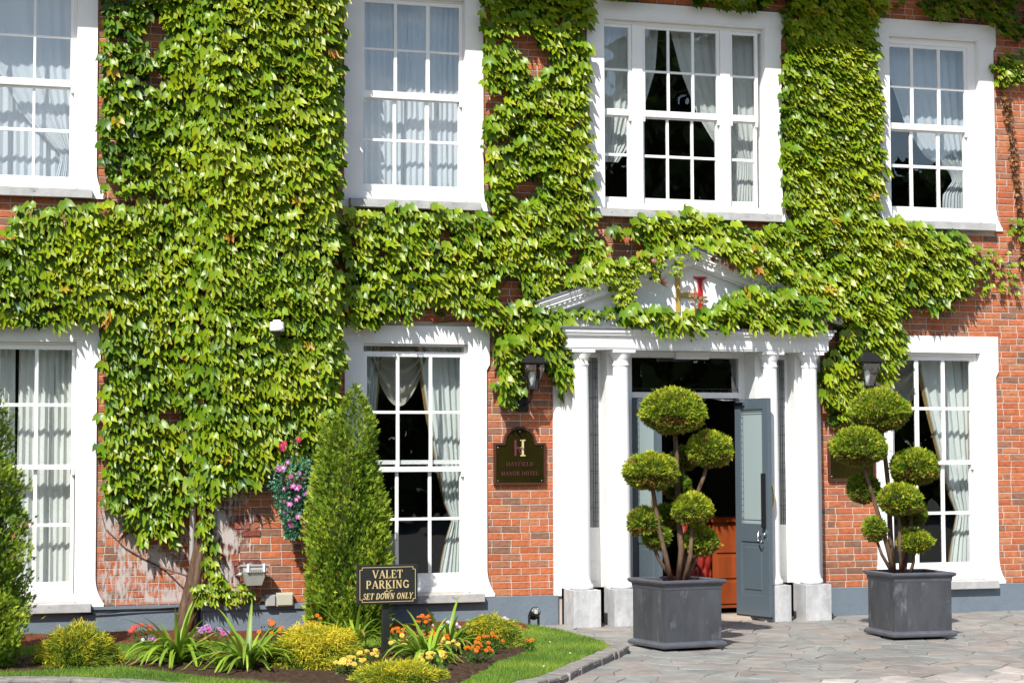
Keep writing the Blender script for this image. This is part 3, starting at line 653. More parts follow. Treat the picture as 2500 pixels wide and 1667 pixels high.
MULCH = [(-8, -.06), (-.02, -.06), (-.0, -.5), (-.05, -.95), (-.6, -1.15), (-1.3, -1.25), (-2.4, -1.45), (-3.3, -1.2), (-4.2, -1.15), (-5.4, -1.1), (-8, -1.1)]
bumpy('mulch', MULCH, MT['mulch'], .014, .06)
# crumbs of soil and bark chips
n = 5200; px = RNG.uniform(-5.7, -.1, n); py = RNG.uniform(-5, -.1, n); insoil = inpoly(px, py, SOIL); inm = inpoly(px, py, MULCH); k = insoil | inm; px, py, inm = px[k], py[k], inm[k]; n = len(px)
T = np.array([(-1, 0, 0), (1, 0, 0), (0, 1, .2), (0, .2, .9)], float); TF = np.array([(0, 1, 3), (1, 2, 3), (2, 0, 3)])
a = RNG.uniform(0, 6.28, n); RM = np.zeros((n, 3, 3)); RM[:, 0, 0] = np.cos(a); RM[:, 0, 1] = -np.sin(a); RM[:, 1, 0] = np.sin(a); RM[:, 1, 1] = np.cos(a); RM[:, 2, 2] = 1
S = np.stack([RNG.uniform(.004, .018, n), RNG.uniform(.004, .012, n), RNG.uniform(.004, .012, n)], 1)
C = np.where(inm[:, None], np.array([.14, .045, .025]), np.array([.07, .045, .03])) * RNG.uniform(.5, 1.9, (n, 1))
V, F, CC = scatter(T, TF, np.stack([px, py, GS * py + .066], 1), RM, S, C); tag(link('bark_chips', tri_mesh('bark_chips', V, F, CC, MT['petal'])), 'reddish bark chips and soil crumbs strewn over the flower beds', 'mulch', kind='stuff')
# grass
def blades(n, poly, exclude, hlo, hhi):
    xs = [p[0] for p in poly]; ys = [p[1] for p in poly]; x = RNG.uniform(-6.2, max(xs), n); y = RNG.uniform(min(ys), max(ys), n)
    k = inpoly(x, y, poly)
    for e in exclude: k &= ~inpoly(x, y, e)
    return x[k], y[k]
x, y = blades(250000, INNER, [SOIL, MULCH], 0, 0)
n = len(x); h = RNG.uniform(.016, .042, n); h *= np.where(RNG.random(n) > .97, 1.6, 1)
a = RNG.uniform(0, 6.28, n); w_ = RNG.uniform(.0015, .0032, n); lx, ly = RNG.normal(0, .35, (2, n)) * h
z0_ = GS * y + .05
V = np.zeros((n, 3, 3)); V[:, 0] = np.stack([x - np.cos(a) * w_, y - np.sin(a) * w_, z0_], 1); V[:, 1] = np.stack([x + np.cos(a) * w_, y + np.sin(a) * w_, z0_], 1); V[:, 2] = np.stack([x + lx, y + ly, z0_ + h], 1)
tone = np.array([mnoise.noise((xx * 1.7, yy * 1.7, 0)) for xx, yy in zip(x, y)]); dry = RNG.random(n) > .95
C = np.array([.14, .235, .028]) * (1 + .55 * tone[:, None]) * RNG.uniform(.75, 1.3, (n, 1)); C[:, 0] *= (1 + .35 * tone); C[dry] = (.30, .26, .09)
C = np.repeat(C[:, None], 3, 1); C[:, 2] *= 1.25
tag(link('grass', tri_mesh('grass', V.reshape(-1, 3), np.arange(3 * n).reshape(-1, 3), C.reshape(-1, 3), MT['grass'])), 'short mown green grass of the small front lawn', 'grass', kind='stuff')
# kerb stones
kerb = MB(); kerb.box(.2, .21, -2.2, -2.19, -.2, -.19); kroot = empty('lawn_kerb', (-.61, -4.0, gz(-4))); tag(kroot, 'low kerb of rough grey stones edging the lawn beside the paving', 'kerb'); 
def along(P, s_):
    acc = 0
    for (a, b_) in zip(P[:-1], P[1:]):
        d = math.dist(a, b_)
        if acc + d >= s_: t_ = (s_ - acc) / d; return (a[0] + (b_[0] - a[0]) * t_, a[1] + (b_[1] - a[1]) * t_)
        acc += d
    return P[-1]
Lo = sum(math.dist(a, b_) for a, b_ in zip(KOUT[:-1], KOUT[1:])); Li = sum(math.dist(a, b_) for a, b_ in zip(KIN[:-1], KIN[1:]))
s_ = 0; rk = random.Random(4)
while s_ < Lo - .2:
    l_ = rk.uniform(.13, .24) if s_ < 7 else rk.uniform(.22, .34); e_ = min(s_ + l_, Lo); g_ = .007
    o0, o1 = along(KOUT, s_ + g_), along(KOUT, e_ - g_); i0, i1 = along(KIN, (s_ + g_) / Lo * Li), along(KIN, (e_ - g_) / Lo * Li)
    jj = lambda p, a=.006: (p[0] + rk.uniform(-a, a), p[1] + rk.uniform(-a, a))
    top = .062 + rk.uniform(-.006, .006); q = [jj(o0, .012), jj(o1, .012), jj(i1), jj(i0)]
    cx = sum(p[0] for p in q) / 4; cy = sum(p[1] for p in q) / 4
    V = [(p[0], p[1], gz(p[1], -.12)) for p in q] + [(p[0], p[1], gz(p[1], top - .012)) for p in q] + [(cx + (p[0] - cx) * .93, cy + (p[1] - cy) * .93, gz(p[1], top + rk.uniform(-.003, .003))) for p in q]
    F = [(0, 1, 5, 4), (1, 2, 6, 5), (2, 3, 7, 6), (3, 0, 4, 7), (4, 5, 9, 8), (5, 6, 10, 9), (6, 7, 11, 10), (7, 4, 8, 11), (8, 9, 10, 11)]
    m_ = MB(); m_.add(V, F); ob = m_.build('kerb_stone', MT['kerb'], kroot); s_ = e_
# mortar bed under the kerb
kb = MB(); nK = len(KOUT)
V = [(a, b_, gz(b_, .035)) for a, b_ in KOUT] + [(a, b_, gz(b_, .035)) for a, b_ in KIN]; kb.add(V, [(i, i + 1, i + 1 + nK, i + nK) for i in range(nK - 1)]); kb.build('kerb_mortar', MT['joint'], kroot)
# crazy paving: Voronoi flagstones
rk = random.Random(12); seeds = []
yy = -8.2
while yy < .3:
    xx = -3.2 + rk.uniform(0, .3)
    while xx < 9:
        seeds.append((xx + rk.uniform(-.17, .17), yy + rk.uniform(-.13, .13), rk.uniform(0, .02))); xx += rk.choice([.27, .36, .47])
    yy += .27
SD = np.array([(a, b_) for a, b_, _ in seeds])
STC = [(.215, .215, .20), (.23, .22, .205), (.205, .207, .197), (.245, .225, .205), (.24, .212, .19), (.225, .205, .185), (.22, .22, .205), (.25, .225, .20), (.21, .212, .20)]
PALE = [(.37, .335, .305), (.34, .31, .285), (.40, .36, .325)]
cells = []
for i, (cx, cy, _) in enumerate(seeds):
    poly = [(cx - .9, cy - .9), (cx + .9, cy - .9), (cx + .9, cy + .9), (cx - .9, cy + .9)]
    d2 = ((SD - SD[i]) ** 2).sum(1)
    for j in np.argsort(d2)[1:22]:
        if d2[j] > 2.2: break
        mxx, myy = (cx + SD[j][0]) / 2, (cy + SD[j][1]) / 2; nx_, ny_ = SD[j][0] - cx, SD[j][1] - cy; l_ = math.hypot(nx_, ny_); nx_ /= l_; ny_ /= l_; mxx -= nx_ * .008; myy -= ny_ * .008
        out = []
        for a, b_ in zip(poly, poly[1:] + poly[:1]):
            da = (a[0] - mxx) * nx_ + (a[1] - myy) * ny_; db = (b_[0] - mxx) * nx_ + (b_[1] - myy) * ny_
            if da <= 0: out.append(a)
            if da * db < 0: t_ = da / (da - db); out.append((a[0] + (b_[0] - a[0]) * t_, a[1] + (b_[1] - a[1]) * t_))
        poly = out
        if len(poly) < 3: break
    if len(poly) < 3: continue
    if inpoly(np.array([cx]), np.array([cy]), INNER)[0]: continue
    # cut at the foot of the house
    if max(p[1] for p in poly) > -.04: poly = [(p[0], min(p[1], -.045)) for p in poly]
    if max(p[1] for p in poly) - min(p[1] for p in poly) < .05: continue
    poly = [(p[0] + rk.uniform(-.007, .007), p[1] + rk.uniform(-.007, .007)) for p in poly]
    inview = (cy > -6.2 + (cx * -.0)) and cx > -1.6 and cx < 6.9
    cells.append((poly, cx, cy, inview))
cells.sort(key=lambda c: (not c[3], c[2]))
def flag(m_, poly, cx, cy):
    top = -.002 + rk.uniform(-.002, .003); tx, ty = rk.uniform(-.008, .008), rk.uniform(-.008, .008)
    pale = cy < -5.15 + .10 * (cx - 1.5); col = rk.choice(PALE if pale else STC); f_ = rk.uniform(.88, 1.12); col = tuple(c * f_ for c in col)
    z = lambda p, up: gz(p[1], top + up + tx * (p[0] - cx) + ty * (p[1] - cy))
    n = len(poly); inn = [(cx + (p[0] - cx) * .965, cy + (p[1] - cy) * .965) for p in poly]
    V = [(p[0], p[1], z(p, -.02)) for p in poly] + [(p[0], p[1], z(p, -.004)) for p in poly] + [(p[0], p[1], z(p, 0)) for p in inn]
    F = [(i, (i + 1) % n, n + (i + 1) % n, n + i) for i in range(n)] + [(n + i, n + (i + 1) % n, 2 * n + (i + 1) % n, 2 * n + i) for i in range(n)] + [tuple(range(2 * n, 3 * n))]
    m_.add(V, F, col)
rest = MB()
for i, (poly, cx, cy, v) in enumerate(cells):
    # keep clear of the plinths and pedestals standing on the paving
    if i < 300 and v:
        m_ = MB(); flag(m_, poly, cx, cy); m_.build('paving_stone', MT['stone'], paving)
    else: flag(rest, poly, cx, cy)
tag(rest.build('paving_stones', MT['stone'], paving), kind='stuff')

# ================================================================== CLIMBER
IV = {
 'P1': [(-4.42, 7.24), (-4.42, 5.6), (-4.43, 5.02), (-4.35, 4.48), (-3.69, 4.46), (-3.69, 7.24)],
 'P3': [(-6.4, 4.1), (-5.45, 4.05), (-5.17, 4.3), (-4.91, 4.34), (-4.35, 4.39), (-3.64, 4.38), (-3.63, 3.11), (-4.45, 3.14), (-4.77, 3.16), (-6.4, 3.14)],
 'P4': [(-4.45, 3.15), (-3.63, 3.16), (-3.56, 2.04), (-3.49, 1.51), (-3.56, 1.2), (-3.67, 0.98), (-4.02, 1.0), (-4.27, 1.2), (-4.39, 1.47), (-4.43, 2.04), (-4.39, 2.48)],
 'P5': [(-1.99, 4.31), (-1.57, 4.44), (-1.38, 4.51), (-1.09, 4.4), (-0.85, 4.44), (-0.6, 4.38), (-0.31, 4.42), (-0.21, 4.11), (0.38, 3.94), (0.46, 3.51), (0.28, 3.27), (-0.02, 3.17), (-0.31, 3.2), (-0.61, 3.35), (-0.99, 3.41), (-1.23, 3.23), (-1.52, 3.2), (-1.9, 3.18)],
 'P6': [(-0.36, 6.58), (-0.34, 7.24), (0.92, 7.24), (0.85, 6.41), (0.85, 5.39), (0.85, 4.53), (0.81, 4.04), (-0.26, 4.01), (-0.27, 4.68), (-0.34, 5.81)],
 'P7': [(-0.26, 4.13), (0.81, 4.14), (1.25, 4.35), (1.61, 4.48), (2.03, 4.53), (2.45, 4.41), (2.98, 4.35), (3.42, 4.51), (3.41, 3.92), (2.13, 4.18), (1.3, 3.96), (0.38, 3.6)],
 'P7b': [(-0.22, 3.03), (-0.02, 3.17), (0.28, 3.46), (0.63, 3.27), (0.66, 2.7), (0.58, 2.46), (0.44, 2.49), (0.39, 2.7), (0.28, 2.84), (0.15, 2.82), (0.1, 2.56), (-0.1, 2.33), (-0.19, 2.39), (-0.23, 2.65)],
 'P8': [(1.01, 7.24), (3.34, 7.24), (3.31, 6.95), (2.69, 6.83), (1.95, 6.82), (1.11, 6.83)],
 'P9': [(3.28, 7.24), (4.57, 7.24), (4.39, 6.78), (4.38, 6.57), (4.44, 5.3), (4.38, 4.54), (4.46, 4.14), (3.3, 4.11), (3.21, 5.0), (3.22, 6.25)],
 'P10': [(3.09, 4.3), (3.36, 4.51), (4.41, 4.52), (4.86, 4.46), (5.31, 4.37), (5.51, 4.17), (5.58, 3.87), (5.41, 3.58), (5.13, 3.45), (4.87, 3.6), (4.63, 3.32), (4.68, 2.99), (4.49, 2.71), (4.26, 2.54), (4.04, 2.16), (3.8, 2.2), (3.64, 2.53), (3.66, 2.83), (3.89, 3.18), (3.73, 3.53), (3.19, 3.76)],
 'P12': [(4.51, 7.24), (6.9, 7.24), (6.9, 6.7), (6.05, 6.75), (5.77, 6.94), (5.3, 6.94), (4.85, 6.98)],
 'P13': [(5.83, 4.21), (6.06, 4.24), (6.3, 4.09), (6.3, 3.68), (5.99, 3.62), (5.7, 3.67), (5.65, 3.97)],
 'P14': [(-3.59, 1.51), (-3.3, 1.5), (-3.31, 0.75), (-3.22, 0.5), (-3.35, 0.5), (-3.44, 0.97)],
 'P2': [(-3.7600000000000002, 7.24), (-2.0500000000000003, 7.24), (-1.9799999999999998, 6.24), (-1.96, 4.71), (-2.0900000000000003, 4.39), (-2.0900000000000003, 4.17), (-1.9999999999999998, 3.1), (-1.9999999999999998, 2.48), (-2.23, 1.77), (-2.68, 1.68), (-2.86, 1.54), (-3.38, 1.48), (-3.54, 1.47), (-3.6100000000000003, 2.03), (-3.6900000000000004, 3.33)],
 'RAKE': [(0.32, 3.63), (1.28, 3.99), (2.05, 4.16), (2.0, 3.96), (1.23, 3.7), (0.42, 3.5)],
 'RAKER': [(2.05, 4.2), (2.6, 4.14), (3.62, 3.74), (4.0, 3.32), (3.72, 3.36), (3.5, 3.56), (2.892, 3.77), (2.366, 3.95)],
 'SHELF': [(0.4, 3.36), (0.95, 3.44), (1.2, 3.44), (1.7, 3.38), (2.1, 3.38), (2.35, 3.5), (2.6, 3.66), (3.17, 3.62), (3.6, 3.4), (3.457, 3.161), (3.005, 3.183), (2.48, 3.257), (1.857, 3.104), (1.348, 3.167), (1.097, 3.234), (0.449, 3.247)],
 'LOW': [(-3.52, 0.52), (-3.22, 0.53), (-2.91, 0.42), (-2.91, 0.34), (-3.22, 0.36), (-3.52, 0.34)],
}

LT = np.array([(0, .03, .02), (-.20, .13, .15), (-.42, .09, -.10), (-.50, .26, -.82), (-.19, .04, -.47), (0, .24, -1.15), (.19, .04, -.47), (.50, .26, -.82), (.42, .09, -.10), (.20, .13, .15), (0, -.06, -.34), (0, .05, -.76)], float)
LT = LT * np.array([1, 1, .93])
LF = np.array([(0, 1, 10), (1, 2, 10), (2, 3, 10), (3, 4, 10), (4, 11, 10), (4, 5, 11), (5, 6, 11), (6, 10, 11), (6, 7, 10), (7, 8, 10), (8, 9, 10), (9, 0, 10)])
LF = LF[:, ::-1]   # faces look out along -Y
LTC = np.ones((12, 3)); LTC[[3, 5, 7]] = (1.5, .92, .8); LTC[10] = (.92, .95, .9)
def bay_y(x):
    return np.where(x < -3.60, -.02, np.where(x < -3.36, -.02 - .39 * (x + 3.60) / .24, np.where(x < -2.16, -.41, np.where(x < -1.9, -.41 + .29 * (x + 2.16) / .26, -.06))))
IP, IN_, ID, IS, IC = [], [], [], [], []
def ivy(poly, dens, ybase, thick, size=(.094, .152), hue=0.0, holes_=(), patch=.0, seed=0, dark=1.0, back=.42, tilt=(.2, .7)):
    xs = [p[0] for p in poly]; zs = [p[1] for p in poly]; A = (max(xs) - min(xs)) * (max(zs) - min(zs))
    small = (size[0] + size[1]) / .273; gx = .096 * small * math.sqrt(560 / max(dens, 1)); gz_ = gx * .86
    GX, GZ = np.meshgrid(np.arange(min(xs) - .05, max(xs) + .05, gx), np.arange(min(zs) - .05, max(zs) + .05, gz_), indexing='ij'); GX = GX + (np.arange(GX.shape[1]) % 2)[None] * gx / 2
    nf = GX.size; nb = int(A * dens * back / small ** 2)
    x = np.concatenate([GX.ravel() + RNG.normal(0, gx * .22, nf), RNG.uniform(min(xs), max(xs), nb)]); z = np.concatenate([GZ.ravel() + RNG.normal(0, gx * .22, nf), RNG.uniform(min(zs), max(zs), nb)])
    isf = np.arange(nf + nb) < nf; n = nf + nb
    # ragged outline: test a jittered point against the polygon
    jx, jz = RNG.normal(0, .035, n), RNG.normal(0, .035, n); k = inpoly(x + jx, z + jz, poly)
    nn = np.array([mnoise.noise((a * 2.3, b_ * 2.3, seed + .5)) + .5 * mnoise.noise((a * 6, b_ * 6, seed + 9.5)) for a, b_ in zip(x, z)])
    if patch: k &= nn > (patch - .55)
    for h_ in holes_: k &= ~(((x - h_[0]) / h_[2]) ** 2 + ((z - h_[1]) / h_[3]) ** 2 < 1 + .6 * nn)
    x, z, nn, isf = x[k], z[k], nn[k], isf[k]; n = len(x)
    yb = ybase(x) if callable(ybase) else np.full(n, ybase)
    dep = np.where(isf, RNG.uniform(.62, 1, n), RNG.uniform(0, .6, n))
    y = yb - .02 - thick * dep * (1 + .12 * nn)
    th = np.clip(RNG.normal(tilt[0] + (tilt[1] - tilt[0]) * .5, .17, n), .0, 1.0)       # how far the tip swings out from the wall
    ya = RNG.normal(0, .24, n); D = np.stack([np.sin(ya) * .75, -np.sin(th), -np.cos(th)], 1)
    ro = RNG.normal(0, .26, n); Nn = np.stack([np.sin(ro), -np.cos(th) * np.cos(ro), np.sin(th) * np.ones(n)], 1)
    s_ = RNG.uniform(size[0], size[1], n); s_ *= np.where(isf, 1.12, .92) * np.where(RNG.random(n) > .86, .62, 1)
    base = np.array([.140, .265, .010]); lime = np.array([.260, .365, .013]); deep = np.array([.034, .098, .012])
    t_ = np.clip(.45 + .28 * nn + .62 * (dep - .58) + RNG.normal(0, .17, n) + hue, 0, 1)[:, None]  # deeper leaves get a darker colour: shade of the gaps painted in
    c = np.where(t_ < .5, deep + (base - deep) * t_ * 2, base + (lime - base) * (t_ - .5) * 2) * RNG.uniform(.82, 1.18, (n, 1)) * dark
    aut = RNG.random(n); c[aut > .993] = (.36, .29, .02); c[aut > .9988] = (.38, .18, .03)
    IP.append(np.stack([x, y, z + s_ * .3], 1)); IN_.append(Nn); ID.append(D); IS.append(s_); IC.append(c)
    return n
ivy(IV['P1'], 520, -.02, .14, holes_=[(-3.90, 6.15, .12, .26), (-3.92, 5.72, .09, .13), (-3.62, 5.3, .06, .10)], patch=.0, seed=1, hue=-.16, back=.28)
ivy(IV['P2'], 600, bay_y, .20, seed=2, hue=.06)
ivy(IV['P3'], 560, -.02, .16, seed=3, patch=0, hue=.04, back=.36)
ivy(IV['P4'], 500, -.02, .15, holes_=[(-3.66, 2.95, .10, .10), (-3.74, 2.22, .14, .10), (-3.58, 1.72, .07, .16)], seed=4, patch=0, hue=-.03, back=.3)
ivy(IV['P5'], 520, -.02, .18, seed=5, patch=.1, hue=.05, back=.34)
ivy(IV['P6'], 540, -.02, .15, seed=6, patch=.02, hue=.10)
ivy(IV['P7'], 560, -.02, .16, seed=7, patch=.2, hue=.12, back=.25)
ivy(IV['P7b'], 640, -.03, .26, holes_=[(.17, 2.64, .17, .27)], seed=8, hue=0, size=(.10, .16))
ivy(IV['P8'], 420, -.04, .16, seed=9, patch=.12, dark=.75)  # leaf colour darkened for the shade below the eaves
ivy(IV['P9'], 820, -.02, .15, seed=10, patch=.0, hue=.10, size=(.09, .14))
ivy(IV['P10'], 760, -.02, .20, seed=11, patch=.02, hue=.05, size=(.09, .15), holes_=[(4.17, 2.70, .12, .17)])
ivy(IV['P12'], 420, -.02, .15, seed=12, patch=.16, dark=.7, size=(.075, .13))  # eaves' shade put into the leaf colour here too
ivy(IV['P13'], 70, -.02, .08, seed=13, hue=.3, size=(.05, .09))
ivy([(5.45, 4.3), (5.85, 4.15), (5.75, 3.8), (5.5, 3.75)], 150, -.02, .10, seed=33, hue=.15, size=(.06, .11))
ivy([(5.92, 6.55), (6.3, 6.55), (6.4, 6.2), (5.98, 6.15)], 330, -.02, .12, seed=14, hue=.15, size=(.06, .11))
ivy([(6.15, 4.6), (6.4, 4.6), (6.4, 4.35), (6.2, 4.3)], 150, -.02, .08, seed=14, hue=.2, size=(.06, .10))
ivy(IV['P14'], 330, -.36, .14, seed=15, hue=.1, size=(.06, .12))
ivy(IV['LOW'], 420, -.43, .10, seed=16, hue=.15, size=(.05, .09))
ivy([(.62, 3.60), (1.2, 3.79), (2.0, 4.05), (2.05, 4.2), (1.2, 3.93), (.5, 3.69)], 700, -.12, .22, seed=17, hue=.12, size=(.07, .12))
ivy(IV['RAKER'], 800, -.16, .24, seed=18, hue=.25, size=(.08, .13))
ivy([(.4, 3.27), (1.1, 3.30), (1.1, 3.42), (.4, 3.36)], 420, -.06, .14, seed=31, size=(.07, .11))
ivy([p for p in IV['SHELF'] if p[0] > 1.05], 760, -.20, .32, seed=19, hue=.0, size=(.09, .15))
ivy([(2.45, 3.25), (3.6, 3.25), (3.5, 3.40), (3.0, 3.58), (2.6, 3.58), (2.4, 3.4)], 500, -.14, .22, seed=29, hue=-.2)
ivy([(1.0, 3.86), (1.35, 3.95), (1.35, 3.55), (1.22, 3.40), (1.08, 3.45)], 420, -.24, .10, seed=20, hue=.3, size=(.045, .08))
ivy([(1.5, 3.95), (1.62, 3.98), (1.60, 3.7), (1.50, 3.72)], 300, -.26, .06, seed=21, hue=.35, size=(.04, .07))
ivy([(1.78, 4.02), (1.86, 4.02), (1.83, 3.78), (1.74, 3.78)], 260, -.30, .06, seed=22, hue=.35, size=(.04, .07))
P = np.concatenate(IP); Nn = np.concatenate(IN_); D = np.concatenate(ID); S = np.concatenate(IS); C = np.concatenate(IC)
# keep leaves off the glass side of the wall and out of the window openings
RM = frames(D, Nn)
print('ivy leaves', len(P))
climber = empty('climbing_ivy', (-3.55, -.22, .0))
tag(climber, 'lush green climber with three pointed leaves covering most of the brick front', 'climbing plant')
# the 300 leaves that show largest become parts of their own (six shared leaf shapes)
front = (P[:, 0] > -5.3) & (P[:, 0] < 5.8) & (P[:, 2] < 6.6) & (P[:, 2] > .4)
score = S * front * (1 - P[:, 1] * .35); big = np.argsort(-score)[:300]
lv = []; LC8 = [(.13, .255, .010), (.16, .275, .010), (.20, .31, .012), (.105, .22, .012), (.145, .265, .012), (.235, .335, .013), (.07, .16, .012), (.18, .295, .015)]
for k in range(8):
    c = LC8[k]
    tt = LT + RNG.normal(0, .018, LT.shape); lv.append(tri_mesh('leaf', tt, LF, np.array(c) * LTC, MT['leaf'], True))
pc = np.array(LC8)
for i in big:
    k = int(np.argmin(((pc - C[i]) ** 2).sum(1))); o = bpy.data.objects.new('leaf', lv[k]); COL.objects.link(o); o.parent = climber; o.matrix_parent_inverse = Matrix.Translation(-Vector(climber.location))
    Mx = Matrix([[*RM[i][0], P[i][0]], [*RM[i][1], P[i][1]], [*RM[i][2], P[i][2]], [0, 0, 0, 1]]) @ Matrix.Scale(float(S[i]), 4); o.matrix_basis = Mx
keep = np.ones(len(P), bool); keep[big] = False
def leafmass(idx, seed):
    r = np.random.default_rng(seed); T = LT + r.normal(0, .02, LT.shape); T[5] += (r.uniform(-.1, .1), r.uniform(-.02, .1), 0); return scatter(T, LF, P[idx], RM[idx], S[idx], C[idx], LTC)
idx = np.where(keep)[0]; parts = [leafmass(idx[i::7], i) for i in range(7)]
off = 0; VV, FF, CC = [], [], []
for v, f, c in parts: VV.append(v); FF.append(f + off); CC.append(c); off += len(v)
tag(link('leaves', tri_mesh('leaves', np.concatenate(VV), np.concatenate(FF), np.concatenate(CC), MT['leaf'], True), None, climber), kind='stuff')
# trunk and branches
tk = MB(); tk.tube([(-3.66, -.34, -.05), (-3.62, -.32, .12), (-3.55, -.30, .42), (-3.48, -.30, .75), (-3.43, -.36, 1.05), (-3.38, -.44, 1.35), (-3.36, -.46, 1.8)], [.075, .058, .048, .040, .034, .028, .02], 16, rough=.20)
tk.tube([(-3.58, -.36, -.05), (-3.54, -.37, .2), (-3.48, -.38, .55), (-3.43, -.40, .85), (-3.37, -.44, 1.1), (-3.32, -.46, 1.5), (-3.26, -.46, 2.2)], [.05, .042, .038, .032, .028, .022, .012], 12, rough=.22)
tk.tube([(-3.52, -.35, .50), (-3.40, -.40, .72), (-3.33, -.45, .85), (-3.34, -.45, 1.2), (-3.26, -.46, 1.6)], [.028, .026, .022, .02, .012], 8, rough=.1)
tk.build('trunk', MT['bark'], climber)
def branch(pts, r=.006):
    m_ = MB(); m_.tube(pts, [r * (1 - .5 * i / len(pts)) for i in range(len(pts))], 5, rough=.1); m_.build('branch', MT['stem'], climber)
branch([(-3.56, -.28, .62), (-3.75, -.03, .68), (-3.95, -.02, .78), (-4.15, -.02, .90), (-4.22, -.02, .97), (-4.18, -.02, 1.03), (-4.05, -.02, 1.08)], .010)
branch([(-4.22, -.02, .97), (-4.35, -.02, 1.10), (-4.40, -.02, 1.3)], .004)
branch([(-3.30, -.44, 1.3), (-2.9, -.43, 1.25), (-2.6, -.43, 1.12), (-2.45, -.43, .95)], .0035)
branch([(-2.45, -.43, 1.38), (-2.75, -.43, 1.2), (-3.1, -.43, 1.02)], .003)
rb = random.Random(9)
def wander(x, z, ang, L_, r=.005, y=-.025, yb=None):
    pts = []; a = ang
    for i in range(int(L_ / .09)):
        if any(w['o'][0] - .17 < x < w['o'][1] + .17 and w['z'][0] - .08 < z < w['z'][1] + .15 for w in WIN.values()): break
        pts.append((x, (y if yb is None else float(bay_y(np.array(x))) - .02), z)); a += rb.uniform(-.28, .28); x += math.cos(a) * .09; z += math.sin(a) * .09
    if len(pts) > 2: branch(pts, r)
for x, z, a, l_ in ((-4.3, 4.42, .1, .9), (-5.3, 4.25, .2, 1.2), (-5.2, 4.0, .5, 1.0), (-1.9, 4.35, .15, 1.6), (-1.0, 4.38, .1, 1.3), (-.2, 4.2, .3, 1.4), (.3, 4.0, .25, 1.6), (.9, 4.42, 0, 1.3), (2.6, 4.4, -.1, 1.1), (4.2, 4.35, .1, 1.9), (4.9, 4.2, .2, 1.3), (3.2, 4.2, .5, 1.1), (-.9, 3.25, .25, 1.2), (-3.75, 5.3, 1.4, 1.3), (-3.9, 2.2, 1.5, 1.2), (-3.85, 2.9, 1.2, .9), (5.1, 4.35, -.1, 1.2), (5.85, 3.9, .9, .7), (-1.85, 4.2, 1.9, .8), (.95, 5.0, 1.5, 1.0), (3.12, 4.6, 1.6, 1.8), (3.4, 4.3, 1.6, 2), (4.45, 5, 1.5, 1.2)): wander(x, z, a, l_)
for x in (-3.3, -3.05, -2.75, -2.5): wander(x, 1.5, 1.55, 4.5, .012, yb=1)
for x in (-3.3, -3.15): wander(x, .5 if x < -3.2 else .42, .05, .45, .004, y=-.43)
# withered strand down the right-hand brickwork
wp = [(6.05, -.03, 6.45), (6.10, -.03, 6.2), (6.13, -.03, 5.95), (6.19, -.03, 5.7), (6.21, -.03, 5.4), (6.25, -.03, 5.1), (6.27, -.03, 4.85), (6.30, -.03, 4.6), (6.33, -.03, 4.3), (6.30, -.03, 4.0)]
branch(wp, .008)
n = 150; t_ = RNG.uniform(0, len(wp) - 1.01, n); i0 = t_.astype(int); W_ = np.array(wp); pp = W_[i0] + (W_[i0 + 1] - W_[i0]) * (t_ - i0)[:, None] + RNG.normal(0, .022, (n, 3)) * (1, .5, 1); pp[:, 1] -= .03
dd = np.stack([RNG.normal(0, .6, n), -RNG.uniform(.1, .6, n), -np.ones(n)], 1); fr = frames(dd, np.stack([RNG.normal(0, .8, n), -np.ones(n), RNG.normal(0, .5, n)], 1))
V, F, CC = scatter(LT * (1, 2.2, 1), LF, pp, fr, RNG.uniform(.04, .075, n), np.array([.24, .11, .035]) * RNG.uniform(.6, 1.4, (n, 1)))
link('withered_leaves', tri_mesh('withered_leaves', V, F, CC, MT['leaf'], True), None, climber)['kind'] = 'stuff'
pp = np.array([(1.60, -.32, 3.80), (1.615, -.33, 3.74), (2.22, -.34, 4.02), (2.36, -.34, 3.98), (2.44, -.34, 3.92), (1.50, -.36, 3.98)])
dd = np.stack([RNG.normal(0, .3, 6), -np.full(6, .2), -np.ones(6)], 1); fr = frames(dd, np.stack([RNG.normal(0, .8, 6), -np.ones(6), np.zeros(6)], 1))
V, F, CC = scatter(LT * (.8, 3, 1), LF, pp, fr, np.full(6, .10), np.array([.24, .10, .05]) * RNG.uniform(.7, 1.2, (6, 1)))
link('withered_leaf', tri_mesh('withered_leaf', V, F, CC, MT['leaf'], True), None, climber)['kind'] = 'stuff'
# ================================================================== PLANTS IN THE BED
ST = np.array([(0, 0, 0), (-.16, 0, -.42), (0, .0, -1.0), (.16, 0, -.42), (-.42, .02, -.62), (.42, .02, -.62), (-.1, .0, -.2), (.1, .0, -.2)], float)
SFc = np.array([(0, 3, 1), (1, 3, 2), (6, 1, 4), (7, 5, 3)])
def rnd_dir(n): v = RNG.normal(0, 1, (n, 3)); return v / np.linalg.norm(v, axis=1, keepdims=True)
def sprays(P, D, s, C, name, parent, core=None, mat_='needle', stretch=(1, 1, 1)):
    n = len(P); fr = frames(D, rnd_dir(n)); tc_ = np.ones((8, 3)); tc_[[2, 4, 5]] = (1.35, 1.25, .8)
    V, F, CC = scatter(ST * stretch, SFc, P, fr, s, C, tc_)
    if core is not None:
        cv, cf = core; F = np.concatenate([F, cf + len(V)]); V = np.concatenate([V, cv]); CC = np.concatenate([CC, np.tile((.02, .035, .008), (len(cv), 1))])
    return link(name, tri_mesh(name, V, F, CC, MT[mat_]), None, parent)
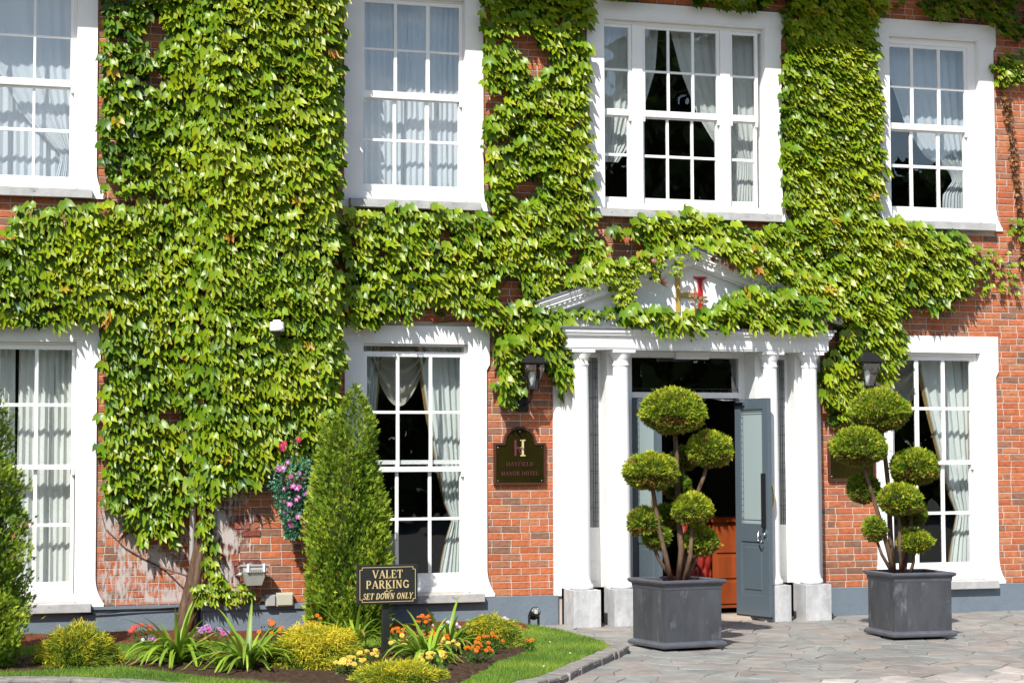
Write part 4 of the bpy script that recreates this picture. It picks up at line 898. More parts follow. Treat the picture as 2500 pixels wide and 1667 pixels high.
def ico(c, r, sub=3, jit=.0):
    bm = bmesh.new(); bmesh.ops.create_icosphere(bm, subdivisions=sub, radius=1)
    V = np.array([v.co[:] for v in bm.verts]); V = V * (1 + jit * RNG.normal(0, 1, (len(V), 1))); F = np.array([[v.index for v in f.verts] for f in bm.faces]); bm.free(); return V * np.array(r) + np.array(c), F
def ball(c, rx, rz, n, parent, tone=0, name='foliage_ball'):
    u = rnd_dir(n); lump = np.array([mnoise.noise((a * 2.2 + c[0] * 9, b_ * 2.2, d * 2.2 + c[2] * 5)) for a, b_, d in u]); rr = (1 + .16 * lump) * RNG.uniform(.86, 1.05, n) * np.where(RNG.random(n) > .98, RNG.uniform(1.0, 1.14, n), 1)
    rad = np.array([rx, rx, rz]); P_ = np.array(c) + u * rad * rr[:, None]; P_[:, 2] = np.where(u[:, 2] < 0, c[2] + (P_[:, 2] - c[2]) * .82, P_[:, 2])
    D_ = u * 1.0 + RNG.normal(0, .45, (n, 3)) + (0, 0, .25)
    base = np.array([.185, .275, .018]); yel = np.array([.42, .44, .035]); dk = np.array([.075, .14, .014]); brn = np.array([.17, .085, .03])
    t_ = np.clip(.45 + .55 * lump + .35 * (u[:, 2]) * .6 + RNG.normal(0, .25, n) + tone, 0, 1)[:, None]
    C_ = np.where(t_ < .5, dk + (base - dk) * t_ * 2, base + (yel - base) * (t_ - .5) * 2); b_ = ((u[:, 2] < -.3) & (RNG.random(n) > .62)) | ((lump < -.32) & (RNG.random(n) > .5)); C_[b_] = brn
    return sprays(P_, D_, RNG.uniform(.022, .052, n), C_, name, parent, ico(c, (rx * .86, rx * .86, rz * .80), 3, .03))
def planter(cx, cy, side, h, rot, label, zb):
    t = empty('planter_box', (cx, cy, zb)); tag(t, label, 'planter', 'square lead planters flanking the doorway'); hs = side / 2
    def ring(prof):
        m_ = MB(); V = []; 
        for d, z in prof: V += [(cx - d, cy - d, z), (cx + d, cy - d, z), (cx + d, cy + d, z), (cx - d, cy + d, z)]
        F = [(i * 4 + k, i * 4 + (k + 1) % 4, (i + 1) * 4 + (k + 1) % 4, (i + 1) * 4 + k) for i in range(len(prof) - 1) for k in range(4)]
        m_.add(V, F); return m_.rot((cx, cy), rot)
    b = hs - .035
    ring([(b, zb + .05), (b, zb + h - .06), (b - .02, zb + h - .055), (b - .02, zb + h - .12)]).build('body', MT['planter'], t)
    ring([(b - .01, zb + .006), (hs - .004, zb + .008), (hs + .004, zb + .022), (hs + .004, zb + .040), (hs - .008, zb + .054), (b, zb + .066), (b - .003, zb + .066)]).build('base_moulding', MT['planterrim'], t)
    ring([(b - .001, zb + h - .10), (b + .006, zb + h - .085), (b + .010, zb + h - .05), (hs - .004, zb + h - .038), (hs + .006, zb + h - .024), (hs + .006, zb + h - .010), (hs - .004, zb + h), (hs - .035, zb + h), (hs - .045, zb + h - .01), (hs - .045, zb + h - .08)]).build('rim', MT['planterrim'], t)
    q = hs - .044; sm = MB(); g = 9; V = [(cx - q + 2 * q * i / g, cy - q + 2 * q * j / g, zb + h - .045 + random.uniform(-.008, .012)) for i in range(g + 1) for j in range(g + 1)]
    F = [(i * (g + 1) + j, (i + 1) * (g + 1) + j, (i + 1) * (g + 1) + j + 1, i * (g + 1) + j + 1) for i in range(g) for j in range(g)]; sm.add(V, F); sm.rot((cx, cy), rot).build('potting_soil', MT['mulch'], t)
    for sx in (-.22, .22):
        m_ = MB(); m_.bevbox(cx + sx - .03, cx + sx + .03, cy - .03, cy + .03, gz(cy, -.004), zb + .005); m_.build('foot', MT['iron'], t)
    return t
def topiary(cx, cy, zs, balls, stems, label):
    t = empty('topiary_tree', (cx, cy, zs)); tag(t, label, 'topiary tree', 'cloud pruned conifers in the planters')
    for pts, r in stems:
        m_ = MB(); n_ = len(pts); m_.tube(pts, [r * (1 - .35 * i / (n_ - 1)) for i in range(n_)], 9, rough=.08); m_.build('stem', MT['bark'], t)
    for x, y, z, rx, rz, tone in balls: ball((x, y, z), rx * .90, rz * .92, int(44000 * (rx * rx + 2 * rx * rz) / 3 * 3), t, tone)
    return t
planter(.915, -2.42, .70, .655, R(8), 'grey lead planter standing left of the open doorway in front of the white columns', gz(-2.42, .012))
Y1 = -2.42
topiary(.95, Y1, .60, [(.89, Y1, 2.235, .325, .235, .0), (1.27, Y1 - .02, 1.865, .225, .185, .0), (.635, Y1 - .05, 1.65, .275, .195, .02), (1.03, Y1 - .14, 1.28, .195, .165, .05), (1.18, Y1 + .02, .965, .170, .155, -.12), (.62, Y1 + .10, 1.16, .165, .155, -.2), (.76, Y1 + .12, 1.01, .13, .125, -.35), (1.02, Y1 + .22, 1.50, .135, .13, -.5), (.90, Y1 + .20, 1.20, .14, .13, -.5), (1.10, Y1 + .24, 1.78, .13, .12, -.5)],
    [([(.86, Y1, .60), (.80, Y1, .85), (.73, Y1 - .02, 1.1), (.68, Y1 - .04, 1.35), (.635, Y1 - .05, 1.6)], .028),
     ([(.95, Y1 + .03, .60), (.97, Y1, .9), (.96, Y1 + .04, 1.2), (.945, Y1 + .03, 1.5), (.93, Y1, 1.8), (.90, Y1, 2.15)], .033),
     ([(.98, Y1 - .04, .60), (1.03, Y1 - .09, .85), (1.035, Y1 - .13, 1.2)], .026),
     ([(1.0, Y1 + .08, .60), (1.08, Y1 + .10, 1.0), (1.15, Y1 + .06, 1.4), (1.22, Y1, 1.62), (1.27, Y1, 1.8)], .025),
     ([(1.02, Y1, .60), (1.09, Y1 + .0, .74), (1.17, Y1 + .02, .9)], .022), ([(.90, Y1 + .08, .6), (.78, Y1 + .12, .8), (.64, Y1 + .1, 1.08)], .022), ([(1.05, Y1 + .05, .60), (1.12, Y1 + .1, .7), (1.18, Y1 + .1, .85)], .018)],
    'cloud pruned conifer with brownish stems in the planter left of the doorway')
planter(3.585, -2.20, .70, .655, R(-3), 'grey lead planter standing right of the doorway before the brick wall', gz(-2.20, .012))
Y2 = -2.22
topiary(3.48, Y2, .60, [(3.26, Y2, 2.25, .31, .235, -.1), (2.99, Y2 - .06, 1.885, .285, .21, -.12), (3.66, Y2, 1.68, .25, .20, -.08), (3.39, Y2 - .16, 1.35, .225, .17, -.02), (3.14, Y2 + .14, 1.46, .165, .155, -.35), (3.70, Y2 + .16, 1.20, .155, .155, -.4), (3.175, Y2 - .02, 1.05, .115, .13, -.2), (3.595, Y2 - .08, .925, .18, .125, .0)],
    [([(3.40, Y2, .60), (3.33, Y2 - .02, .85), (3.22, Y2 - .03, 1.2), (3.12, Y2 - .04, 1.5), (3.0, Y2 - .05, 1.82)], .028),
     ([(3.42, Y2 + .05, .60), (3.40, Y2 + .06, 1.0), (3.38, Y2 + .05, 1.5), (3.32, Y2 + .02, 1.9), (3.27, Y2, 2.15)], .03),
     ([(3.46, Y2 - .05, .60), (3.42, Y2 - .10, .9), (3.39, Y2 - .15, 1.25)], .024),
     ([(3.54, Y2 + .05, .60), (3.62, Y2 + .05, 1.0), (3.66, Y2 + .02, 1.6)], .024),
     ([(3.56, Y2 - .05, .60), (3.585, Y2 - .08, .72), (3.595, Y2 - .08, .86)], .02), ([(3.38, Y2 - .02, .60), (3.25, Y2 - .03, .8), (3.18, Y2 - .02, 1.0)], .02)],
    'cloud pruned conifer with rounded green clumps in the planter right of the doorway')

def thuja(cx, cy, top, rad, n, label, seed, two=False, tone=0):
    zb = gz(cy, .05); t = empty('conifer_shrub', (cx, cy, zb)); tag(t, label, 'conifer')
    m_ = MB(); m_.tube([(cx, cy, zb - .05), (cx, cy, zb + .4), (cx, cy, top - .4)], [.05, .045, .015], 8, rough=.1); m_.build('trunk', MT['bark'], t)
    def prof(z):
        f = np.clip((z - zb) / (top - zb), 0, 1); return rad * np.interp(f, [0, .08, .2, .45, .7, .85, .95, 1], [.80, .96, 1, .93, .70, .46, .22, .02])
    z = zb + (top - zb) * (1 - RNG.random(n) ** .62); a = RNG.uniform(0, 2 * math.pi, n)
    lump = np.array([mnoise.noise((math.cos(q) * 2 + seed, math.sin(q) * 2, zz * 2.6)) + .5 * mnoise.noise((math.cos(q) * 6, math.sin(q) * 6 + seed, zz * 7)) for q, zz in zip(a, z)])
    r_ = prof(z) * (1 + .34 * lump) * RNG.uniform(.80, 1.05, n) * np.where(RNG.random(n) > .97, RNG.uniform(1.0, 1.22, n), 1)
    ox = np.zeros(n)
    if two:
        u = (z > zb + (top - zb) * .72); side = np.where(RNG.random(n) > .30, .06, -.15); ox = np.where(u, side * np.clip((z - zb - (top - zb) * .72) / .4, 0, 1), 0); z = np.where(u & (side < 0), zb + (z - zb) * .90, z)
    P_ = np.stack([cx + ox + r_ * np.cos(a), cy + r_ * np.sin(a), z], 1)
    D_ = np.stack([np.cos(a) * .8, np.sin(a) * .8, np.full(n, .95)], 1) + RNG.normal(0, .4, (n, 3))
    base = np.array([.155, .255, .02]); yel = np.array([.33, .41, .035]); dk = np.array([.055, .12, .012])
    t_ = np.clip(.45 + .5 * lump + RNG.normal(0, .22, n) + tone, 0, 1)[:, None]; C_ = np.where(t_ < .5, dk + (base - dk) * t_ * 2, base + (yel - base) * (t_ - .5) * 2)
    C_[RNG.random(n) > .99] = (.22, .11, .04)
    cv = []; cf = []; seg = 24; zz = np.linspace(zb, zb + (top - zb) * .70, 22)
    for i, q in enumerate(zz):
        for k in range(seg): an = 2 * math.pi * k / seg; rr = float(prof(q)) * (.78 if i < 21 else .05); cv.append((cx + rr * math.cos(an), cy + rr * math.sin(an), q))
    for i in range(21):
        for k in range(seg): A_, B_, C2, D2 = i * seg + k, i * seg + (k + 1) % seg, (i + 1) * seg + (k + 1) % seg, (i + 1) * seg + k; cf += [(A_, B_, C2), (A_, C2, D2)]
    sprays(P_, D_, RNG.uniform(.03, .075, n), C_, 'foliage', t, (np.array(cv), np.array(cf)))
thuja(-2.08, -1.15, 2.52, .395, 24000, 'tall pointed green conifer in front of the brick breast behind the black sign', 2, True, .03)
thuja(-5.93, -2.58, 3.0, .58, 26000, 'dark green conifer cut off by the left edge, in front of the ground floor window', 5, False, -.10)

def thready(cx, cy, rx, rz, n, label, golden=0, droop=.6, seed=0):
    zb = gz(cy, .06); t = empty('golden_shrub', (cx, cy, zb)); tag(t, label, 'shrub'); VV, CC_, FF_ = [], [], []
    m_ = MB()
    for k in range(7): a = random.uniform(0, 6.28); m_.tube([(cx, cy, zb - .02), (cx + math.cos(a) * rx * .3, cy + math.sin(a) * rx * .3, zb + rz * .4), (cx + math.cos(a) * rx * .6, cy + math.sin(a) * rx * .6, zb + rz * .7)], [.012, .009, .004], 5)
    m_.build('stem', MT['bark'], t)
    u = rnd_dir(n); u[:, 2] = np.abs(u[:, 2]) * 1.0 - .12; lump = np.array([mnoise.noise((a * 2.4 + seed, b_ * 2.4, c_ * 2.4)) for a, b_, c_ in u]); rr = RNG.uniform(.62, 1.0, n) * (1 + .28 * lump)
    root = np.array([cx, cy, zb + rz * .12]) + u * np.array([rx, rx, rz]) * rr[:, None]
    D0 = u * (1, 1, .7) + (0, 0, .25) + RNG.normal(0, .55, (n, 3)); D0 /= np.linalg.norm(D0, axis=1, keepdims=True); L_ = RNG.uniform(.03, .075, n)
    side = np.cross(D0, rnd_dir(n)); side /= np.linalg.norm(side, axis=1, keepdims=True) + 1e-9; w_ = RNG.uniform(.0022, .0052, n)
    ks = 4; pts = np.zeros((n, ks * 2, 3)); p_ = root.copy(); d_ = D0.copy()
    for j in range(ks):
        ww = (w_ * (1 - .7 * j / (ks - 1)))[:, None]; pts[:, j * 2] = p_ - side * ww; pts[:, j * 2 + 1] = p_ + side * ww; p_ = p_ + d_ * (L_ / (ks - 1))[:, None]; d_ = d_ + np.array([0, 0, -droop * .5]) ; d_ /= np.linalg.norm(d_, axis=1, keepdims=True)
    f = []
    for j in range(ks - 1): f += [(j * 2, j * 2 + 1, j * 2 + 3), (j * 2, j * 2 + 3, j * 2 + 2)]
    F = (np.array(f)[None] + (np.arange(n) * ks * 2)[:, None, None]).reshape(-1, 3)
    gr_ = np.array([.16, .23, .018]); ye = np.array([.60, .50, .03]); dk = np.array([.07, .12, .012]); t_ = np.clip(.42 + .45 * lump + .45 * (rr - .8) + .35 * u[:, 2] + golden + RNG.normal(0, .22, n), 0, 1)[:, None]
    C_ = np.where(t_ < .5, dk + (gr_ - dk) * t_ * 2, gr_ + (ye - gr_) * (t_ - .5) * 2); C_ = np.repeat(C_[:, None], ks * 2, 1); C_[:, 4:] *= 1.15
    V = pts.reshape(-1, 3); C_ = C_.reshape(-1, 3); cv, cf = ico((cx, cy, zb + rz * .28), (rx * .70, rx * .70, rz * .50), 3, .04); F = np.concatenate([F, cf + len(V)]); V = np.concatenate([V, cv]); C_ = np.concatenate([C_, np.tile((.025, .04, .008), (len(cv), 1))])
    link('foliage', tri_mesh('foliage', V, F, C_, MT['needle']), None, t)
thready(-4.86, -2.64, .34, .33, 15000, 'small golden green conifer bush on the left beside the dark conifer', -.12, .3, 1)
thready(-2.86, -3.30, .44, .32, 24000, 'broad bright golden conifer bush left of the sign post', .10, .9, 2)
thready(-2.42, -4.50, .37, .12, 20000, 'low golden green bush at the bottom edge below the black sign', -.04, .5, 3)
thready(-.97, -2.35, .31, .27, 15000, 'mounded green and gold bush at the right end of the flower bed by the lawn', -.12, 1.1, 4)

# strap-leaved clumps: every blade its own leaf
def straps(cx, cy, n, L0, L1, label, seed, upright=0.0):
    rs = random.Random(seed); zb = gz(cy, .06); t = empty('strap_leaved_plant', (cx, cy, zb)); tag(t, label, 'plant', 'strap leaved clumps in the flower bed')
    for i in range(n):
        a = rs.uniform(0, 6.283); L_ = rs.uniform(L0, L1); w_ = rs.uniform(.016, .026); el = rs.uniform(1.05, 1.5) if rs.random() < .5 + upright else rs.uniform(.75, 1.2); k = 9
        bend = rs.uniform(1.8, 3.6) * (1 - upright * .5) if rs.random() < .8 else rs.uniform(.4, 1.0); tw = rs.uniform(-.5, .5)
        x = cx + math.cos(a) * rs.uniform(0, .05); y = cy + math.sin(a) * rs.uniform(0, .05); z = zb - .01; V = []; C_ = []
        tone = rs.uniform(.7, 1.25); base = (.17 * tone, .30 * tone, .03); old = rs.random() < .07
        for j in range(k):
            f = j / (k - 1); ww = w_ * (.75 + .5 * f) * (1 - max(0, f - .45) / .55) ** .75 + .0008
            sx, sy = -math.sin(a + tw * f), math.cos(a + tw * f); fold = ww * .55
            V += [(x - sx * ww, y - sy * ww, z + fold), (x, y, z), (x + sx * ww, y + sy * ww, z + fold)]
            c = (.35, .22, .07) if old and f > .5 else (base[0] * (1 + .35 * f), base[1] * (1 + .12 * f), base[2]); C_ += [c, tuple(q * 1.15 for q in c), c]
            st = L_ / (k - 1); x += math.cos(a) * math.cos(el) * st; y += math.sin(a) * math.cos(el) * st; z += math.sin(el) * st; el -= bend / (k - 1)
            if z < zb + .012: z = zb + .012
        F = []
        for j in range(k - 1): F += [(j * 3, j * 3 + 3, j * 3 + 4, j * 3 + 1), (j * 3 + 1, j * 3 + 4, j * 3 + 5, j * 3 + 2)]
        m_ = MB(); m_.add(V, F, smooth=True); m_.C = C_; m_.build('leaf', MT['strap'], t)
    return t
straps(-4.02, -2.88, 74, .36, .70, 'arching strap leaved plant at the foot of the woody climber trunk', 1)
straps(-3.50, -3.45, 70, .36, .68, 'strap leaved plant with upright blades left of the golden bush', 2, .15)
straps(-2.30, -2.35, 34, .34, .62, 'strap leaved plant behind the sign post under the tall conifer', 3, .3)
straps(-1.90, -3.48, 52, .30, .60, 'strap leaved plant between yellow flowers right of the sign post', 4, .1)
straps(-1.50, -2.75, 52, .34, .66, 'strap leaved plant beside orange flowers left of the mounded bush', 5, .1)

# flower clumps: every head its own part
def head_mesh(nm, col, centre, r, petals, dome):
    m_ = MB(); V, F, C_ = [], [], []
    for k in range(petals):
        a = 6.283 * k / petals; b_ = 3.14159 / petals * .85
        n0 = len(V); V += [(0, 0, dome * .5), (math.cos(a - b_) * r * .75, math.sin(a - b_) * r * .75, dome * .7), (math.cos(a) * r, math.sin(a) * r, -dome * .2), (math.cos(a + b_) * r * .75, math.sin(a + b_) * r * .75, dome * .7)]; F.append((n0, n0 + 1, n0 + 2, n0 + 3)); C_ += [centre, col, tuple(q * .9 for q in col), col]
    n0 = len(V); V.append((0, 0, dome * 1.3)); C_.append(centre)
    for k in range(8): a = 6.283 * k / 8; V.append((math.cos(a) * r * .33, math.sin(a) * r * .33, dome * .7)); C_.append(centre)
    F += [(n0, n0 + 1 + k, n0 + 1 + (k + 1) % 8) for k in range(8)]
    m_.add(V, F); m_.C = C_; return m_.mesh(nm, MT['petal'])
HM = {'orange': head_mesh('flower_head', (.80, .22, .012), (.62, .10, .01), .024, 10, .012), 'yellow': head_mesh('flower_head', (.80, .62, .12), (.75, .45, .05), .026, 11, .012), 'pink': head_mesh('flower_head', (.72, .22, .50), (.30, .05, .18), .034, 14, .006),
      'red': head_mesh('flower_head', (.62, .06, .07), (.55, .15, .05), .032, 12, .010), 'white': head_mesh('flower_head', (.78, .72, .80), (.6, .5, .6), .022, 10, .012), 'magenta': head_mesh('flower_head', (.52, .03, .42), (.7, .5, .6), .036, 5, .006), 'daisy': head_mesh('flower_head', (.85, .84, .80), (.8, .55, .05), .012, 10, .003), 'crimson': head_mesh('flower_head', (.60, .02, .16), (.6, .1, .1), .034, 8, .010), 'lilac': head_mesh('flower_head', (.62, .40, .66), (.25, .05, .3), .028, 8, .008)}
def flowers(cx, cy, rx, h, n, kinds, label, seed, zoff=.06, group='flowering bedding plants'):
    rs = random.Random(seed); zb = gz(cy, zoff); t = empty('flowering_plant', (cx, cy, zb)); tag(t, label, 'flowers', group); pos = []
    for i in range(n):
        a = rs.uniform(0, 6.283); r_ = rx * math.sqrt(rs.random()); x = cx + r_ * math.cos(a); y = cy + r_ * math.sin(a); z = zb + h * (1 - .35 * (r_ / rx) ** 2) * rs.uniform(.82, 1.05); pos.append((x, y, z))
        o = bpy.data.objects.new('flower_head', HM[rs.choice(kinds)]); COL.objects.link(o); o.parent = t; o.matrix_parent_inverse = Matrix.Translation(-Vector(t.location))
        tilt = Matrix.Rotation(rs.uniform(.2, 1.0), 4, 'X') @ Matrix.Rotation(rs.uniform(-.5, .5), 4, 'Y') @ Matrix.Rotation(rs.uniform(0, 6), 4, 'Z'); o.matrix_basis = Matrix.Translation((x, y, z)) @ tilt @ Matrix.Scale(rs.uniform(.8, 1.15), 4)
    st = MB()
    for x, y, z in pos: st.tube([(cx + (x - cx) * .3, cy + (y - cy) * .3, zb - .01), (x, y, z - .004)], .0022, 3, (.06, .11, .02))
    st.build('stems', MT['strap'], t)['kind'] = 'stuff'
    m = n * 9 + 40; u = rnd_dir(m); P_ = np.array([cx, cy, zb + h * .38]) + u * np.array([rx, rx, h * .42]) * RNG.uniform(.2, 1, (m, 1)); D_ = rnd_dir(m) * .6 + u + (0, 0, .3)
    sprays(P_, D_, RNG.uniform(.02, .045, m), np.array([.05, .11, .02]) * RNG.uniform(.6, 1.5, (m, 1)), 'foliage', t, stretch=(1.3, 1, 1))['kind'] = 'stuff'
flowers(-4.14, -1.28, .13, .20, 9, ['red'], 'small red daisy like flowers by the blue grey plinth on the left', 1)
flowers(-4.08, -1.40, .14, .10, 9, ['white', 'pink', 'lilac'], 'pale pink and white flowers just below the red flowers', 2)
flowers(-3.52, -1.45, .19, .17, 17, ['pink', 'lilac'], 'pink daisies in front of the plinth corner beside the downpipe', 3)
flowers(-2.98, -1.75, .13, .24, 13, ['orange'], 'orange flowers right of the upright strap leaved plant under the grey boxes', 4)
flowers(-2.48, -1.55, .13, .25, 8, ['orange'], 'sparse orange flowers at the left foot of the tall conifer', 5)
flowers(-1.80, -2.0, .10, .18, 8, ['orange'], 'small orange flowers just right of the sign post near the wall', 6)
flowers(-1.60, -2.30, .12, .32, 14, ['orange'], 'tallest orange flower clump right of the sign, against the plinth', 7)
flowers(-1.48, -2.10, .11, .20, 10, ['white'], 'white flowers between the tallest orange clump and the strap leaves', 8)
flowers(-1.26, -1.95, .11, .20, 10, ['white'], 'white flowers against the plinth behind the strap leaves', 9)
flowers(-.75, -1.98, .12, .25, 12, ['white'], 'lilac white flowers behind the mounded bush nearest the doorway', 10)
flowers(-1.66, -2.85, .14, .22, 20, ['orange'], 'orange flowers in the middle of the bed between two strap leaved plants', 11)
flowers(-1.20, -3.05, .13, .20, 13, ['orange'], 'orange flowers on the right among the tips of the strap leaves', 12)
flowers(-1.48, -3.62, .14, .18, 16, ['orange'], 'orange flowers over bare soil at the right front of the bed', 13)
flowers(-.76, -2.92, .05, .14, 4, ['orange'], 'tiny orange flower at the lawn edge below the mounded bush', 14)
flowers(-2.02, -3.0, .10, .20, 9, ['yellow'], 'pale yellow flowers right of the sign post, behind the strap leaves', 15)
flowers(-1.72, -3.38, .14, .21, 17, ['yellow'], 'pale yellow flowers in the middle of the bed above the soil', 16)
flowers(-2.02, -4.12, .14, .19, 17, ['yellow'], 'yellow flowers beside the bottom bush right of the post', 17)
flowers(-2.48, -3.72, .12, .17, 14, ['yellow'], 'pale yellow flowers left of the sign post above the bottom bush', 18)
flowers(-2.70, -4.05, .16, .15, 24, ['yellow'], 'cream yellow flowers at the lower right of the broad golden bush', 19)
DL = ['tiny white daisy at the back of the lawn, left one of the closest pair', 'tiny white daisy at the back of the lawn, right one of the closest pair', 'tiny white daisy in the lawn nearest the left planter', 'tiny white daisy in the front lawn, left one of the lowest pair', 'tiny white daisy in the front lawn, lowest and nearest the kerb', 'pale fallen daisy lying in the grass nearest the front of the bed', 'tiny white daisy alone in the middle of the right lawn', 'tiny white daisy in the grass strip behind the strap leaved plants']
for i, (x, y) in enumerate(((-.38, -2.37), (-.35, -2.49), (-.27, -2.97), (-.86, -4.36), (-.82, -4.48), (-1.04, -4.15), (-.5, -3.3), (-3.9, -2.2))):
    o = bpy.data.objects.new('daisy', HM['daisy']); COL.objects.link(o); o.location = (x, y, gz(y, .085)); o.rotation_euler = (.4, .2, i); tag(o, DL[i], 'daisy', 'daisies in the lawn')

# ================================================================== FITTINGS
def lantern(cx, zc, label, yw):
    """wall lantern: cx lantern centre, zc underside of the glass body"""
    cy = yw - .24; t = empty('wall_lantern', (cx, yw, zc - .25)); tag(t, label, 'lantern', 'black wall lanterns either side of the doorway')
    def ring(prof, nm, m_, sides=4, off=math.pi / 4):
        b = MB(); V = []
        for r_, z in prof:
            for k in range(sides): a = off + 2 * math.pi * k / sides; V.append((cx + r_ * math.cos(a), cy + r_ * math.sin(a), z))
        F = [(i * sides + k, i * sides + (k + 1) % sides, (i + 1) * sides + (k + 1) % sides, (i + 1) * sides + k) for i in range(len(prof) - 1) for k in range(sides)]
        F += [tuple(reversed(range(sides))), tuple(range((len(prof) - 1) * sides, len(prof) * sides))]
        b.add(V, F); return b.build(nm, m_, t)
    q = math.sqrt(2)
    ring([(.15 * q, zc + .262), (.155 * q, zc + .268), (.155 * q, zc + .276), (.06 * q, zc + .375), (.028 * q, zc + .385), (.028 * q, zc + .40), (.012, zc + .41), (.012, zc + .44), (.002, zc + .46)], 'roof', MT['iron'])
    fr = MB()
    for sx in (-1, 1):
        for sy in (-1, 1): fr.tube([(cx + sx * .058, cy + sy * .058, zc), (cx + sx * .118, cy + sy * .118, zc + .262)], .0075, 5)
    fr.box(cx - .066, cx + .066, cy - .066, cy + .066, zc - .016, zc); 
    for a, b_ in ((-.125, -.110), (.110, .125)): fr.box(cx - .125, cx + .125, cy + a, cy + b_, zc + .25, zc + .262); fr.box(cx + a, cx + b_, cy - .109, cy + .109, zc + .25, zc + .262)
    fr.tube([(cx, cy, zc - .015), (cx, cy, zc - .06)], .018, 8); fr.build('frame', MT['iron'], t)
    for sx, sy in ((0, -1), (1, 0), (0, 1), (-1, 0)):
        g = MB(); lo, hi = .055, .112
        if sx == 0: V = [(cx - lo, cy + sy * lo, zc + .002), (cx + lo, cy + sy * lo, zc + .002), (cx + hi, cy + sy * hi, zc + .25), (cx - hi, cy + sy * hi, zc + .25)]
        else: V = [(cx + sx * lo, cy - lo, zc + .002), (cx + sx * lo, cy + lo, zc + .002), (cx + sx * hi, cy + hi, zc + .25), (cx + sx * hi, cy - hi, zc + .25)]
        g.add(V + [(x + sx * .003, y + sy * .003, z) for x, y, z in V], [(0, 1, 2, 3), (7, 6, 5, 4)]); g.build('glass_pane', MT['glass'], t)
    b = MB(); b.lathe([(.012, zc + .02), (.014, zc + .05), (.030, zc + .09), (.036, zc + .13), (.028, zc + .165), (.010, zc + .185), (.001, zc + .188)], cx, cy, 16); b.build('bulb', MT['bulb'], t)
    br = MB(); br.tube([(cx, cy, zc - .05), (cx, cy + .01, zc - .10), (cx - .01, cy + .06, zc - .15), (cx - .02, yw - .05, zc - .17), (cx - .02, yw - .02, zc - .17)], .013, 8)
    br.tube([(cx, cy + .02, zc - .05), (cx, yw - .10, zc - .06), (cx - .01, yw - .03, zc - .10)], .009, 6); br.build('bracket', MT['iron'], t)
    MB().bevbox(cx - .11, cx + .035, yw - .03, yw - .001, zc - .25, zc - .05, .01).build('back_plate', MT['iron'], t)
lantern(.14, 2.545, 'black wall lantern with a bulb, half wrapped in leaves above the arched plaque', -.014)
lantern(4.155, 2.60, 'black wall lantern nearly hidden in leaves right of the doorway', -.014)

